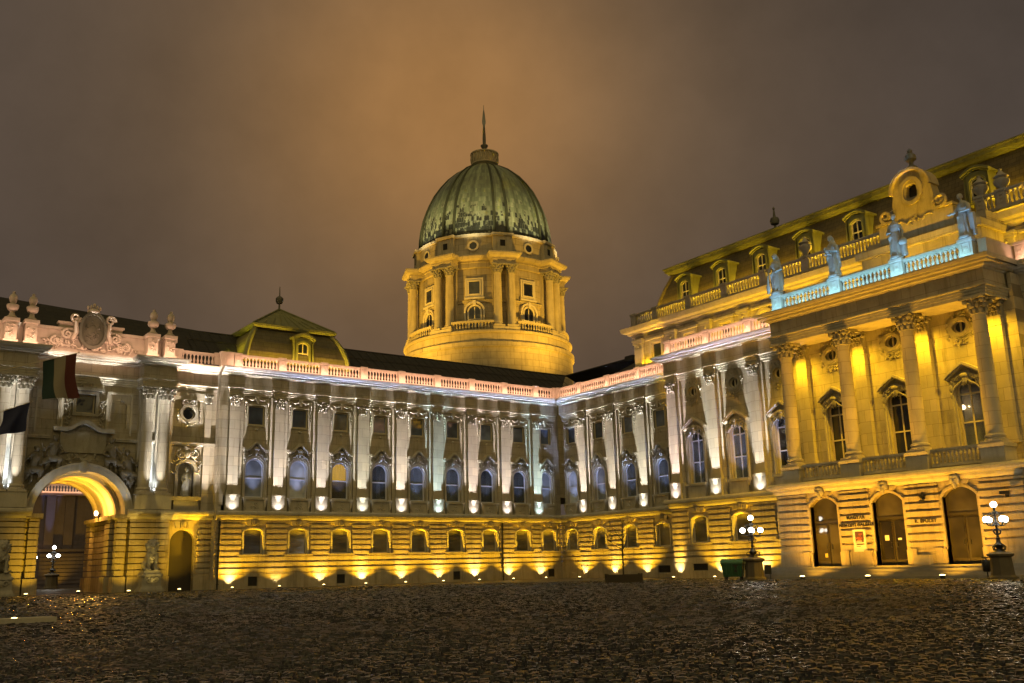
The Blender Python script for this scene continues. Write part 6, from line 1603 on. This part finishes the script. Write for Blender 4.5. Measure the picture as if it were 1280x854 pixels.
# archway: cold beams between the paired columns, soft white on the niche bay
for s in (-1, 1):
    spot((GC+s*4.17, .3, ZP+.05), (GC+s*4.17, .3+.4, ZP+1.15), 330, (.8, .9, 1), 38, .9, .04, 'Constant')
    spot((GC+s*4.17, -.78, 6.02), (GC+s*4.17, -.48, 7.1), 170, (1, .92, .8), 31, .8, .04, 'Constant', 0, 2.4)
    spot((GC+s*4.17, -.25, ZP+.1), (GC+s*4.17, .6, 7.4), 90, (.78, .88, 1), 110, 1, .05, None)
spot((-29.3, -.2, 5.2), (-29.7, .45, 11.5), 190, (1, .85, .72), 60, 1, .05, 'Constant')
spot((GC-2.6, -1.1, 5.1), (GC-1.2, .3, 8.2), 34, (.85, .92, 1), 80, 1, .1, 'Linear'); spot((GC+2.9, -1.0, 5.1), (GC+1.6, .3, 8.2), 34, (.9, .93, 1), 80, 1, .1, 'Linear')
spot((DC, -.1, 6.1), (DC, .75, 7.6), 26, (1, .9, .8), 90, 1, .05, 'Linear')
PNK = (1, .52, .34)
strip((-28.4, -.48, 14.79), (-.7, -.48, 14.79), (0, .55, .6), 13.0, PNK)
strip((-52, -.95, 14.79), (-29.2, -.95, 14.79), (0, .6, .6), 13, (1, .56, .36))
strip(RXM(.7, -.48, 14.79), RXM(U0-.4, -.48, 14.79), RXM(0, .55, .6), 13.0, PNK)
strip(RXM(U0+.2, PF-.48, 14.79), RXM(T0+.2, PF-.48, 14.79), RXM(0, .55, .6), 13.0, PNK)
strip(RXM(T1, PF-.48, 14.79), RXM(U1-1, PF-.48, 14.79), RXM(0, .55, .6), 13.0, PNK)
strip(RXM(T0+.6, TE-.55, 14.79), RXM(T1-.8, TE-.55, 14.79), RXM(0, .55, .6), 8.5, (.36, .82, 1))
for u in BX: spot(RXM(u+.3, TE-.6, 14.8), RXM(u, TE+.25, 17.2), 42, (.30, .58, 1), 70, 1, .05, 'Constant')
# portico: lamps tucked behind the column capitals
for u in TC:
    spot(RXM(u, TCY+.52, 12.0), RXM(u, WPY-.3, 10.6), 230, YEL, 165, 1, .06, 'Linear')
spot(RXM(43.2, PF-.6, 12.3), RXM(43.2, PF, 10), 110, YEL, 160, 1, .06, 'Linear')
# attic storey, mansard and hipped roof
strip(RXM(U0+.6, AX-1.1, 15.0), RXM(U1-1, AX-1.1, 15.0), RXM(0, .75, .8), 58, YEL)
strip(RXM(A0+.8, AX-.2, 16.0), RXM(U0, AX-.2, 16.0), RXM(0, .3, 1), 14, YEL)
spot(RXM(10.2, AX-.7, 15.6), RXM(10.2, AX, 17), 40, YEL, 110, 1, .05, 'Constant')
strip(RXM(A0+1.6, AX+.32, 19.1), RXM(GA0-.3, AX+.32, 19.1), RXM(0, .45, 1), 52, (1, .60, .025)); strip(RXM(GA1+.3, AX+.32, 19.1), RXM(U1-1, AX+.32, 19.1), RXM(0, .45, 1), 52, (1, .60, .025))
for q in (-2.2, .4, 2.6): spot(RXM(gc+q, -4.3, 14.9), RXM(gc+q*.6, GYF, 18.6), 30, YEL, 95, 1, .1, 'Constant')
strip((-26.6, .72, 15.0), (-19.2, .72, 15.0), (0, .6, 1), 62, (1, .62, .03)); strip((-27.6, 2.0, 16.6), (-27.6, 8, 16.6), (.7, 0, 1), 26, (.95, .8, .04))
# drum and dome
for da in (-95, -42, 35, 95):
    a = VA+radians(da); c_, s_ = cos(a), sin(a)
    spot((DCX+18*c_, DCY+18*s_, 19.5), (DCX+6*c_, DCY+6*s_, 34.5), 10500, (1, .53, .045), 100, 1, .3, None)
for k in range(8):
    a = PAIR[k]+pi/8; c_, s_ = cos(a), sin(a)
    spot((DCX+14*c_, DCY+14*s_, 31), (DCX+7.6*c_, DCY+7.6*s_, 43), 6800, (1, .86, .48), 41, .4, .3, None, 0, 1.5)
spot((DCX+3*cos(VA), DCY+3*sin(VA), 46.6), (DCX, DCY, 49.5), 520, (1, .7, .15), 150, 1, .1, 'Linear')
# far court
strip((-45, 49.2, 9.95), (-20, 49.2, 9.95), (0, .6, .5), 5, PNK); strip((-34, 49.0, 4.02), (-30.8, 49.0, 4.02), (0, .5, .5), 5, PNK)
spot((-29.7, 49.2, 4.1), (-29.7, 49.8, 9), 70, (.35, .45, 1), 26, 1, .05, 'Constant'); spot((-28.6, 48.8, .2), (-28.6, 50, 2), 45, YEL, 110, 1, .05, 'Constant')

for c in LW: spot((c, .12, 6.02), (c, WY+.1, 8.6), 46, (.5, .6, 1), 75, 1, .05, 'Constant')
for c in RWN[:4]: spot(RXM(c, .12, 6.02), RXM(c, WY+.1, 8.6), 46, (.5, .6, 1), 75, 1, .05, 'Constant')
for c in PWN: spot(RXM(c, PF+.1, 6.02), RXM(c, PF+WY+.1, 8.8), 46, (.6, .62, 1), 75, 1, .05, 'Constant')
